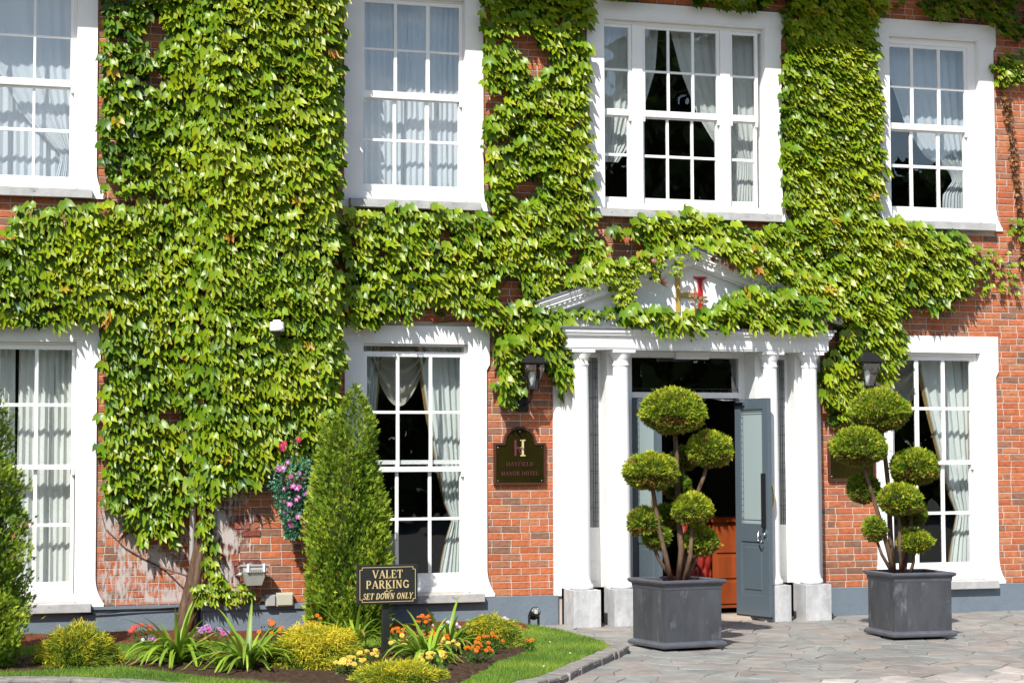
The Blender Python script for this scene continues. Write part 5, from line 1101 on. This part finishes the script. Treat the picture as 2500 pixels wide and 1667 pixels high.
GLY = {  # strokes on a unit-high cap: (x0,z0,x1,z1,w) ; arcs (cx,cz,rx,rz,a0,a1,w)
 'V': (.78, [(.08, 1, .39, 0, .13), (.70, 1, .39, 0, .06), (-.02, 1, .22, 1, .05), (.58, 1, .82, 1, .05)], []),
 'A': (.80, [(.40, 1, .10, 0, .06), (.40, 1, .70, 0, .14), (.18, .33, .60, .33, .05), (-.01, 0, .22, 0, .05), (.56, 0, .84, 0, .05)], []),
 'L': (.66, [(.16, 0, .16, 1, .14), (.04, 1, .30, 1, .05), (.04, 0, .60, 0, .06), (.60, 0, .60, .26, .05)], []),
 'E': (.70, [(.16, 0, .16, 1, .14), (.04, 1, .60, 1, .06), (.04, 0, .64, 0, .06), (.16, .52, .46, .52, .05), (.60, 1, .60, .76, .05), (.64, 0, .64, .25, .05), (.46, .62, .46, .42, .05)], []),
 'T': (.72, [(.36, 0, .36, 1, .14), (.04, 1, .68, 1, .06), (.04, 1, .04, .74, .05), (.68, 1, .68, .74, .05), (.22, 0, .50, 0, .05)], []),
 'P': (.68, [(.16, 0, .16, 1, .14), (.04, 1, .36, 1, .05), (.04, 0, .32, 0, .05), (.16, .46, .36, .46, .05)], [(.36, .73, .22, .27, -90, 90, .12)]),
 'R': (.76, [(.16, 0, .16, 1, .14), (.04, 1, .36, 1, .05), (.04, 0, .30, 0, .05), (.16, .48, .36, .48, .05), (.36, .48, .64, 0, .13), (.52, 0, .76, 0, .05)], [(.36, .74, .20, .26, -90, 90, .12)]),
 'K': (.80, [(.16, 0, .16, 1, .14), (.04, 1, .30, 1, .05), (.04, 0, .30, 0, .05), (.62, 1, .20, .42, .06), (.34, .58, .66, 0, .14), (.50, 1, .76, 1, .05), (.52, 0, .80, 0, .05)], []),
 'I': (.36, [(.18, 0, .18, 1, .14), (.04, 1, .32, 1, .05), (.04, 0, .32, 0, .05)], []),
 'N': (.84, [(.16, 0, .16, 1, .06), (.16, 1, .66, 0, .14), (.66, 0, .66, 1, .06), (.02, 1, .20, 1, .05), (.04, 0, .30, 0, .05), (.54, 1, .80, 1, .05)], []),
 'G': (.80, [(.66, .42, .66, .05, .12), (.52, .42, .78, .42, .05)], [(.42, .5, .34, .5, 35, 325, .12)]),
 'S': (.60, [(.50, .95, .50, .74, .04), (.06, .05, .06, .28, .04)], [(.29, .75, .20, .25, 30, 270, .10), (.30, .25, .22, .25, -150, 90, .10)]),
 'D': (.80, [(.16, 0, .16, 1, .14), (.04, 1, .36, 1, .05), (.04, 0, .36, 0, .05)], [(.36, .5, .34, .5, -90, 90, .12)]),
 'O': (.82, [], [(.40, .5, .33, .5, 0, 360, .12)]),
 'W': (1.1, [(.06, 1, .30, 0, .13), (.52, 1, .30, 0, .06), (.52, 1, .78, 0, .13), (1.02, 1, .78, 0, .06), (-.04, 1, .18, 1, .05), (.90, 1, 1.12, 1, .05)], []),
 'Y': (.78, [(.08, 1, .38, .48, .13), (.68, 1, .38, .48, .06), (.38, .48, .38, 0, .13), (-.02, 1, .22, 1, .05), (.56, 1, .80, 1, .05), (.24, 0, .52, 0, .05)], []),
 'H': (.86, [(.16, 0, .16, 1, .13), (.68, 0, .68, 1, .13), (.16, .5, .68, .5, .05), (.04, 1, .30, 1, .05), (.04, 0, .30, 0, .05), (.56, 1, .80, 1, .05), (.56, 0, .80, 0, .05)], []),
 'F': (.66, [(.16, 0, .16, 1, .13), (.04, 1, .58, 1, .06), (.04, 0, .32, 0, .05), (.16, .5, .44, .5, .05), (.58, 1, .58, .76, .05)], []),
 'M': (1.0, [(.14, 0, .16, 1, .06), (.16, 1, .46, 0, .13), (.46, 0, .80, 1, .05), (.80, 1, .80, 0, .13), (.02, 1, .20, 1, .05), (.04, 0, .26, 0, .05), (.68, 0, .94, 0, .05)], []),
 '&': (.95, [(.62, .62, .95, .62, .05), (.78, .62, .50, .06, .06), (.26, .50, .50, .50, .05)], [(.40, .76, .17, .22, 20, 250, .07), (.32, .25, .26, .25, 80, 330, .09)]),
 ' ': (.38, [], [])}
def text(word, x0, z0, h, y, width=None, slant=0, bold=1.0):
    m_ = MB(); tot = sum(GLY[c][0] for c in word) + .06 * (len(word) - 1); k = (width / tot) if width else h; x = x0
    def seg(a, b_, c, d, w_):
        a, c = a + slant * b_, c + slant * d; dx, dz = (c - a) * k, (d - b_) * h; l_ = math.hypot(dx, dz) or 1; nx_, nz_ = -dz / l_ * w_ * h * .5 * bold, dx / l_ * w_ * h * .5 * bold
        A_ = (x + a * k, z0 + b_ * h); B_ = (x + c * k, z0 + d * h); e = random.uniform(0, .0006)
        q = [(A_[0] + nx_, A_[1] + nz_), (A_[0] - nx_, A_[1] - nz_), (B_[0] - nx_, B_[1] - nz_), (B_[0] + nx_, B_[1] + nz_)]
        m_.prism_xz(q, y - .002 - e, y)
    for ch in word:
        w_, st, ar = GLY[ch]
        for s_ in st: seg(*s_)
        for cx, cz, rx, rz, a0, a1, ww in ar:
            nn = max(6, int(abs(a1 - a0) / 24)); ps = [(cx + rx * .94 * math.cos(R(a0 + (a1 - a0) * i / nn)), cz + rz * .94 * math.sin(R(a0 + (a1 - a0) * i / nn))) for i in range(nn + 1)]
            for p0, p1 in zip(ps[:-1], ps[1:]): seg(p0[0], p0[1], p1[0], p1[1], ww)
        x += (w_ + .06) * k
    return m_, x - x0
# valet sign on its post
SX, SY = -2.150, -2.95; sg = empty('parking_sign', (SX, SY, gz(SY, .06))); tag(sg, 'black sign with gold lettering VALET PARKING on a square black post', 'sign')
SR = R(3.5)
MB().bevbox(SX - .031, SX + .031, SY - .02, SY + .035, gz(SY, .0), .49, .003).rot((SX, SY), SR).build('post', MT['board'], sg)
MB().bevbox(SX - .285, SX + .287, SY - .062, SY - .022, .487, .838, .004).rot((SX, SY), SR).build('board', MT['board'], sg)
fy = SY - .0622; bd = MB(); x0, x1, z0_, z1_ = SX - .262, SX + .264, .508, .818
c_ = .022; pts = [(x0 + c_, z0_), (x1 - c_, z0_), (x1 - c_, z0_ + c_), (x1, z0_ + c_), (x1, z1_ - c_), (x1 - c_, z1_ - c_), (x1 - c_, z1_), (x0 + c_, z1_), (x0 + c_, z1_ - c_), (x0, z1_ - c_), (x0, z0_ + c_), (x0 + c_, z0_ + c_)]
for i, (a, b_) in enumerate(zip(pts, pts[1:] + pts[:1])): bd.box(min(a[0], b_[0]) - .0022, max(a[0], b_[0]) + .0022, fy - .0012 - .0004 * (i % 2), fy, min(a[1], b_[1]) - .0022, max(a[1], b_[1]) + .0022)
bd.rot((SX, SY), SR).build('gold_border', MT['letter'], sg)
for wd, z_, h_, wid, sl_ in (('VALET', .722, .068, .285, 0), ('PARKING', .630, .068, .41, 0), ('&', .575, .055, .085, .15), ('SET DOWN ONLY', .532, .052, .47, .22)):
    m_, l_ = text(wd, SX - wid / 2 + .0, z_, h_, fy, wid, sl_, 1.25); m_.rot((SX, SY), SR).build('lettering', MT['letter'], sg)
# plaques
def plaque(x0, x1, z0_, zs_, ztop, label, lettered, grp):
    t = empty('wall_plaque', ((x0 + x1) / 2, -.014, z0_)); tag(t, label, 'plaque', grp); cx = (x0 + x1) / 2; r_ = (x1 - x0) * .325
    def outline(d):
        p_ = [(x0 + d, z0_ + d), (x1 - d, z0_ + d), (x1 - d, zs_ - d), (cx + r_ - d * 1.0, zs_ - d)]
        hz = ztop - zs_ - .03
        for i in range(0, 15): a = math.pi * i / 14; p_.append((cx + (r_ - d - .012) * math.cos(a), zs_ + .03 + (hz - d) * math.sin(a)))
        return p_ + [(cx - r_ + d, zs_ - d), (x0 + d, zs_ - d)]
    fm = MB(); O, I = outline(0), outline(.024); n_ = len(O); V = [(x, -.050, z) for x, z in O] + [(x, -.050, z) for x, z in I] + [(x, -.014, z) for x, z in O] + [(x, -.034, z) for x, z in I]
    F = [(i, (i + 1) % n_, n_ + (i + 1) % n_, n_ + i) for i in range(n_)] + [(2 * n_ + i, 2 * n_ + (i + 1) % n_, (i + 1) % n_, i) for i in range(n_)] + [(n_ + i, n_ + (i + 1) % n_, 3 * n_ + (i + 1) % n_, 3 * n_ + i) for i in range(n_)]
    fm.add(V, F); fm.build('frame', MT['frame_wood'], t); MB().prism_xz(I, -.036, -.015).build('brass_plate', MT['plaque'], t)
    for sx, sz in ((x0 + .045, z0_ + .045), (x1 - .045, z0_ + .045), (x0 + .045, zs_ - .05), (x1 - .045, zs_ - .05), (cx, ztop - .05)):
        MB().lathe([(.006, 0), (.0055, .003), (.001, .004)], 0, 0, 8, axis=lambda v: (sx + v[0], -.036 - v[2], sz + v[1])).build('screw', MT['chrome'], t)
    if lettered:
        y = -.0362; m_ = MB(); m_.box(cx - .062, cx - .038, y - .002, y, zs_ - .14, zs_ + .03); m_.box(cx - .038, cx + .01, y - .002, y, zs_ - .065, zs_ - .045); m_.build('monogram', MT['maroon'], t)
        m_ = MB(); m_.box(cx + .022, cx + .046, y - .002, y, zs_ - .14, zs_ + .03); m_.box(cx + .004, cx + .064, y - .0025, y, zs_ + .022, zs_ + .034); m_.box(cx + .004, cx + .064, y - .0025, y, zs_ - .144, zs_ - .132); m_.box(cx + .010, cx + .022, y - .002, y, zs_ - .065, zs_ - .045); m_.build('monogram', MT['letter'], t)
        m_ = MB()
        for k in range(5): a = R(30 + 50 * k); m_.lathe([(.010, 0), (.008, .002), (.001, .0025)], 0, 0, 8, axis=lambda v: (cx + .02 + math.cos(a) * .022 + v[0], y - .0025 - v[2], zs_ - .085 + math.sin(a) * .03 + v[1]))
        m_.build('leaf_sprig', MT['maroon'], t)
        for wd, z_, h_, wid in (('HAYFIELD', z0_ + .205, .040, .31), ('MANOR HOTEL', z0_ + .105, .040, .43)):
            m_, l_ = text(wd, cx - wid / 2, z_, h_, y, wid, 0, 1.25); m_.build('lettering', MT['maroon'], t)
    return t
plaque(-.222, .368, 1.508, 1.962, 2.135, 'arched brass plaque with lettering on the brick between window and doorway', True, 'framed plaques by the doorway')
plaque(3.762, 4.352, 1.528, 1.97, 2.14, 'brass plaque on the right half hidden behind the potted conifer', False, 'framed plaques by the doorway')
# dome camera
t = empty('security_camera', (-2.73, -.62, 3.06)); tag(t, 'small white dome security camera among the leaves above the hanging basket', 'camera')
cy = -.74
MB().lathe([(.062, 3.085), (.074, 3.09), (.074, 3.125), (.070, 3.130), (.070, 3.175), (.066, 3.18), (.04, 3.182), (.04, 3.20), (.001, 3.2)], -2.73, cy, 28).build('housing', MT['plastic'], t)
MB().lathe([(.001, 3.035), (.03, 3.042), (.048, 3.06), (.055, 3.084)], -2.73, cy, 24).build('dome', mat('smoked_dome', (.02, .02, .022), .08), t)
MB().bevbox(-2.75, -2.71, cy + .05, -.40, 3.13, 3.16).build('arm', MT['plastic'], t)
# floodlight
t = empty('floodlight', (-2.93, -.406, .62)); tag(t, 'grey metal floodlight tilted down on the brickwork near the plinth', 'floodlight')
fx = -2.93; fyy = -.58
b = MB()
V = [(fx - .125, fyy - .085, .722), (fx + .125, fyy - .085, .722), (fx + .125, fyy + .075, .690), (fx - .125, fyy + .075, .690), (fx - .075, fyy - .05, .53), (fx + .075, fyy - .05, .53), (fx + .085, fyy + .05, .545), (fx - .085, fyy + .05, .545), (fx - .118, fyy - .09, .67), (fx + .118, fyy - .09, .67), (fx + .118, fyy + .07, .65), (fx - .118, fyy + .07, .65)]
b.add(V, [(0, 1, 2, 3), (0, 8, 9, 1), (1, 9, 10, 2), (2, 10, 11, 3), (3, 11, 8, 0), (8, 4, 5, 9), (9, 5, 6, 10), (10, 6, 7, 11), (11, 7, 4, 8), (4, 7, 6, 5)]); b.build('housing', MT['alu'], t)
V = [(fx - .15, fyy - .10, .725), (fx + .15, fyy - .10, .725), (fx + .15, fyy + .09, .694), (fx - .15, fyy + .09, .694)]
b = MB(); b.add(V + [(x, y, z + .018) for x, y, z in V], [(0, 3, 2, 1), (4, 5, 6, 7), (0, 1, 5, 4), (1, 2, 6, 5), (2, 3, 7, 6), (3, 0, 4, 7)]); b.build('lens_rim', MT['alu'], t)
b = MB()
for k in range(8): b.box(fx - .07 + k * .018, fx - .062 + k * .018, fyy - .105, fyy - .088, .66, .70)
b.build('cooling_fins', MT['alu'], t)
for sx in (-.085, .075): MB().bevbox(fx + sx, fx + sx + .022, fyy - .112, fyy - .09, .665, .75, .003).build('clip', MT['plastic'], t)
b = MB(); b.tube([(fx - .15, fyy, .64), (fx - .12, fyy, .64)], .02, 10); b.tube([(fx - .15, fyy, .64), (fx - .15, -.41, .62)], .010, 6); b.tube([(fx + .14, fyy, .66), (fx + .14, -.41, .64)], .008, 6); b.build('bracket', MT['alu'], t)
b = MB(); b.tube([(fx + .04, fyy + .05, .56), (fx + .03, -.45, .50), (fx + .03, -.44, .38), (fx + .05, -.44, .33), (fx + .09, -.44, .34), (fx + .11, -.45, .39), (fx + .15, -.46, .395)], .006, 6); b.build('cable', MT['alu'], t)
t = empty('junction_box', (-2.69, -.406, .31)); tag(t, 'small dark grey square junction box left of the beige box', 'electrical box', 'electrical boxes on the wall')
MB().bevbox(-2.79, -2.687, -.50, -.407, .305, .425, .010).build('case', MT['greyplastic'], t); MB().bevbox(-2.783, -2.694, -.512, -.501, .312, .418, .006).build('lid', MT['greyplastic'], t); MB().bevbox(-2.825, -2.791, -.47, -.445, .355, .382, .004).build('cable_gland', MT['alu'], t)
t = empty('junction_box', (-2.60, -.406, .31)); tag(t, 'larger beige rectangular junction box right of the dark one', 'electrical box', 'electrical boxes on the wall')
MB().bevbox(-2.684, -2.50, -.485, -.407, .30, .44, .010).build('case', MT['beigeplastic'], t); MB().bevbox(-2.669, -2.513, -.50, -.486, .314, .426, .006).build('lid', MT['beigeplastic'], t)
# hanging basket
t = empty('hanging_basket', (-2.54, -.42, 2.0)); tag(t, 'hanging basket with trailing blue green leaves and magenta flowers beside the conifer', 'hanging basket')
bx, by, bz = -2.52, -.66, 1.62
b = MB(); b.tube([(bx, -.41, 2.02), (bx, -.50, 2.06), (bx, by, 2.04), (bx, by, 2.0)], .008, 6); b.tube([(bx, -.415, 1.8), (bx, -.44, 2.02)], .007, 6); b.tube([(bx, -.42, 1.82), (bx, by + .04, 2.03)], .006, 6); b.build('bracket', MT['iron'], t)
b = MB()
for k in range(3): a = 2.1 * k + .4; b.tube([(bx, by, 2.0), (bx + .15 * math.cos(a), by + .15 * math.sin(a), bz)], .003, 4)
b.build('chain', MT['iron'], t)
MB().lathe([(.04, bz - .15), (.10, bz - .12), (.15, bz - .04), (.16, bz)], bx, by, 18).build('bowl', MT['stem'], t)
n = 3200; f = RNG.random(n); zt = bz + .20 - f ** .8 * .80; wdt = np.interp(zt, [1.0, 1.15, 1.35, 1.55, 1.7, 1.85], [.04, .09, .18, .28, .27, .07]); a = RNG.uniform(0, 6.283, n); q = np.sqrt(RNG.random(n)); drift = np.interp(zt, [1.0, 1.5], [-.04, 0])
P_ = np.stack([bx + drift + wdt * q * np.cos(a), by + wdt * .8 * q * np.sin(a), zt + RNG.normal(0, .02, n)], 1); D_ = np.stack([np.cos(a), np.sin(a), -RNG.uniform(.0, 1.4, n)], 1) + RNG.normal(0, .4, (n, 3))
sprays(P_, D_, RNG.uniform(.022, .05, n), np.array([.055, .17, .11]) * RNG.uniform(.5, 1.9, (n, 1)), 'foliage', t, mat_='leaf', stretch=(1.4, 1, 1))
rs = random.Random(8)
for k in range(26):
    z = rs.uniform(1.12, 1.78); w_ = float(np.interp(z, [1.0, 1.15, 1.35, 1.55, 1.7, 1.85], [.03, .07, .14, .20, .20, .05])); a = rs.uniform(3.3, 6.1); o = bpy.data.objects.new('flower_head', HM['magenta' if k % 4 else 'pink']); COL.objects.link(o); o.parent = t; o.matrix_parent_inverse = Matrix.Translation(-Vector(t.location))
    o.matrix_basis = Matrix.Translation((bx + w_ * math.cos(a), by + w_ * math.sin(a) - .03, z)) @ Matrix.Rotation(rs.uniform(.9, 1.5), 4, 'X') @ Matrix.Rotation(rs.uniform(-.5, .5), 4, 'Y') @ Matrix.Scale(rs.uniform(.7, 1.1), 4)
for x, z in ((-2.67, 1.93), (-2.645, 1.95), (-2.50, 1.99), (-2.66, 1.90)):
    o = bpy.data.objects.new('flower_head', HM['crimson']); COL.objects.link(o); o.parent = t; o.matrix_parent_inverse = Matrix.Translation(-Vector(t.location)); o.matrix_basis = Matrix.Translation((x, by - .06, z)) @ Matrix.Rotation(1.2, 4, 'X')
# ground spotlight
t = empty('garden_spotlight', (.06, -.55, gz(-.5, .05))); tag(t, 'small dark hooded spotlight standing in the bark mulch by the plinth', 'spotlight')
b = MB(); sx, sy, sz = .055, -.55, gz(-.5, .05)
b.lathe([(.052, .0), (.058, .02), (.058, .10), (.05, .12), (.03, .125), (.001, .126)], 0, 0, 20, axis=lambda v: (sx + v[0], sy + .02 - v[2] * .75 + v[1] * .3, sz + .10 + v[1] * .9 + v[2] * .45)); b.build('hood', MT['iron'], t)
MB().lathe([(.040, .0), (.001, .001)], 0, 0, 16, axis=lambda v: (sx + v[0], sy - .078 + v[1] * .3, sz + .158 + v[1] * .85)).build('lens', MT['bulb'], t)
b = MB()
for a in (-.055, .047): b.box(sx + a, sx + a + .008, sy - .03, sy + .03, sz - .02, sz + .11)
b.box(sx - .055, sx + .055, sy - .03, sy + .03, sz - .02, sz + .004); b.build('stirrup', MT['iron'], t)

# ================================================================== INDOORS
def curtain(rows, y, label, col=(.62, .66, .66), pleats=9, amp=.013, trim=None, thick=.004, group=None, nz=40, nu=None):
    """cloth hung between the edges given as rows (z, x_left, x_right), top first"""
    zs = [r_[0] for r_ in rows][::-1]; xl = [r_[1] for r_ in rows][::-1]; xr = [r_[2] for r_ in rows][::-1]; nu = nu or pleats * 8; V = []; C_ = []
    Z = np.linspace(zs[-1], zs[0], nz)
    for z in Z:
        a, b_ = float(np.interp(z, zs, xl)), float(np.interp(z, zs, xr)); wmax = max(r_[2] - r_[1] for r_ in rows)
        for i in range(nu + 1):
            u = i / nu; ph = u * pleats * 2 * math.pi + .8 * math.sin(u * 9) + .3 * math.sin(z * 3 + u * 5); sq = (b_ - a) / wmax
            V.append((a + (b_ - a) * u + .006 * math.sin(ph * 2), y + amp * (.6 + .4 * sq) * math.sin(ph) + amp * .4 * math.sin(ph * .37 + z * 1.5), z)); C_.append(col if not trim or not ((trim == 'l' and u < .08) or (trim == 'r' and u > .90)) else (.32, .22, .09))
    F = [(j * (nu + 1) + i, (j + 1) * (nu + 1) + i, (j + 1) * (nu + 1) + i + 1, j * (nu + 1) + i + 1) for j in range(nz - 1) for i in range(nu)]
    m_ = MB(); m_.add(V, F, smooth=True); m_.C = C_; cx = (rows[0][1] + rows[0][2]) / 2
    o = solo('curtain', m_, MT['curtain'], (cx, y, rows[-1][0])); tag(o, label, 'curtain', group); return o
SH = (.60, .645, .69)
curtain([(6.78, -5.82, -4.66), (4.58, -5.82, -4.66)], .34, 'white pleated net curtain across the upper left window', SH, 14)
curtain([(6.78, -5.7, -4.67), (5.9, -5.5, -4.67), (5.3, -5.15, -4.67), (5.0, -4.85, -4.68), (4.92, -4.80, -4.69), (4.6, -4.88, -4.68)], .27, 'white net curtain tied back to the right in the upper left window', SH, 8)
curtain([(6.82, -1.68, -1.08), (4.60, -1.68, -1.06)], .33, 'left half of the pleated net curtain in the upper window above the conifer', SH, 9)
curtain([(6.82, -1.10, -.50), (4.60, -1.12, -.50)], .30, 'right half of the pleated net curtain in the upper window above the conifer', SH, 9)
curtain([(6.70, 1.10, 1.86), (6.2, 1.10, 1.82), (5.7, 1.10, 1.66), (5.3, 1.10, 1.50), (5.12, 1.14, 1.36)], .30, 'white net curtain gathered to the left in the triple window', (.70, .73, .73), 8)
curtain([(6.70, 1.99, 3.04), (6.2, 2.13, 3.04), (5.7, 2.34, 3.04), (5.3, 2.60, 3.04), (5.18, 2.76, 3.03), (5.0, 2.74, 3.03), (4.6, 2.66, 3.04)], .30, 'white net curtain tied back to the right in the triple window', (.70, .73, .73), 9)
curtain([(6.70, 4.72, 5.82), (6.2, 4.82, 5.82), (5.7, 5.0, 5.82), (5.35, 5.25, 5.82), (5.2, 5.55, 5.80), (5.08, 5.62, 5.80), (4.9, 5.48, 5.82), (4.58, 5.44, 5.84)], .30, 'white net curtain tied back to the right in the upper right window', SH, 9)
curtain([(3.0, -5.82, -5.24), (.42, -5.82, -5.22)], .30, 'left of the two drawn pale curtains in the ground floor window behind the dark conifer', (.84, .86, .83), 8, .016)
curtain([(3.0, -5.20, -4.65), (.42, -5.21, -4.65)], .30, 'right of the two drawn pale curtains in the ground floor window behind the dark conifer', (.84, .86, .83), 8, .016)
curtain([(3.04, -1.68, -1.37), (2.3, -1.68, -1.43), (1.8, -1.68, -1.50), (1.3, -1.67, -1.56), (1.1, -1.67, -1.58), (.45, -1.67, -1.48)], .32, 'pale curtain with gold edging at the left of the window behind the conifer', (.74, .79, .79), 5, .02, 'r')
curtain([(3.04, -1.02, -.46), (2.3, -.90, -.46), (1.8, -.80, -.46), (1.3, -.68, -.47), (1.12, -.60, -.49), (.95, -.66, -.48), (.45, -.78, -.46)], .32, 'pale curtain with gold edging tied back to the right in the window behind the conifer', (.78, .83, .82), 6, .025, 'l')
curtain([(3.02, 5.05, 5.84), (2.3, 5.22, 5.84), (1.8, 5.36, 5.84), (1.3, 5.52, 5.83), (1.12, 5.60, 5.82), (.95, 5.56, 5.82), (.45, 5.46, 5.84)], .32, 'pale curtain with gold edging tied back in the window right of the doorway', (.78, .83, .82), 6, .025, 'l')
def swag(x0, x1, z1_, drop, y, label):
    V = []; nu, nv = 24, 26
    for j in range(nv + 1):
        v = j / nv
        for i in range(nu + 1):
            u = i / nu; sag = drop * v * (math.sin(math.pi * u) ** .8 * .85 + .15); V.append((x0 + (x1 - x0) * u, y - .03 * math.sin(v * 6 * math.pi) - .05 * v, z1_ - sag))
    F = [(j * (nu + 1) + i, (j + 1) * (nu + 1) + i, (j + 1) * (nu + 1) + i + 1, j * (nu + 1) + i + 1) for j in range(nv) for i in range(nu)]
    m_ = MB(); m_.add(V, F, (.42, .40, .34), True); tag(solo('curtain_swag', m_, MT['curtain'], ((x0 + x1) / 2, y, z1_)), label, 'curtain')
swag(-1.50, -.88, 3.02, .66, .36, 'draped cream swag at the top of the window behind the conifer'); swag(4.50, 5.16, 3.0, .80, .36, 'draped cream swag at the top of the window right of the doorway')
# reception desk, leather chair, armchair glimpsed indoors
t = empty('reception_desk', (3.2, 1.5, 0)); tag(t, 'polished mahogany reception desk seen through the open doorway', 'desk')
MB().bevbox(2.86, 3.9, 1.2, 1.9, .02, 1.03).build('cabinet', MT['mahogany'], t); MB().bevbox(2.83, 3.93, 1.16, 1.94, 1.031, 1.09, .012).build('desk_top', MT['mahogany'], t)
for z0_, z1_ in ((.07, .33), (.37, .63), (.67, .98)): MB().bevbox(2.90, 3.5, 1.185, 1.199, z0_, z1_, .006).build('drawer_front', MT['mahogany'], t)
t = empty('leather_chair', (2.66, 1.5, 0)); tag(t, 'buttoned red leather chair back beside the reception desk', 'chair')
b = MB(); bm = bmesh.new(); bmesh.ops.create_grid(bm, x_segments=20, y_segments=30, size=1)
V = []; 
for v in bm.verts:
    u_, w2 = v.co.x, v.co.y; bt = abs(math.sin(u_ * 5.5 + (w2 * 4.5))) * abs(math.sin(u_ * 5.5 - w2 * 4.5)); v.co = Vector((2.64 + u_ * .19, 1.22 - .05 * bt ** .5 - .06 * (1 - u_ * u_), .58 + w2 * .42))
b.bm(bm, smooth=True); b.build('backrest', MT['leather'], t); MB().bevbox(2.47, 2.81, 1.25, 1.8, .12, .45, .03).build('seat', MT['leather'], t)
t = empty('armchair', (-1.2, 1.0, .0)); tag(t, 'beige upholstered chair back glimpsed in the dark room behind the conifer window', 'chair')
MB().bevbox(-1.36, -1.02, .95, 1.07, .45, .96, .03).build('backrest', MT['beigefab'], t); MB().bevbox(-1.36, -1.02, 1.08, 1.5, .38, .50, .03).build('seat', MT['beigefab'], t)
for x in (-1.33, -1.09): 
    for y in (1.0, 1.42): MB().box(x, x + .04, y, y + .04, .0, .38).build('leg', MT['mahogany'], t)

# ================================================================== WOODLAND BEHIND THE VIEWER (seen mirrored in the panes)
n = 42000; x = RNG.uniform(-60, 48, n); hh = np.interp(x, [-75, 2, 8, 15, 18, 26, 29, 36, 45], [7, 7, 10, 10.5, 16, 17, 12.5, 13.5, 11]) + np.array([2.2 * mnoise.noise((a * .22, 5, 0)) + 1.6 * mnoise.noise((a * .8, 5, 0)) for a in x]); z = hh * RNG.random(n) ** .7; y = -46 + RNG.uniform(-4, 4, n) + 2 * np.sin(x * .4)
P_ = np.stack([x, y, z], 1); D_ = rnd_dir(n); fr = frames(D_, rnd_dir(n)); T = np.array([(-.5, 0, 0), (.5, 0, 0), (0, 0, -1), (0, .1, .6)], float)
V, F, CC = scatter(T, np.array([(0, 1, 2), (0, 3, 1)]), P_, fr, RNG.uniform(.4, .95, n), np.array([.05, .085, .018]) * RNG.uniform(.4, 1.6, (n, 1)))
tag(link('woodland', tri_mesh('woodland', V, F, CC, MT['needle'])), 'dark trees across the drive mirrored in the window panes', 'trees', kind='stuff')
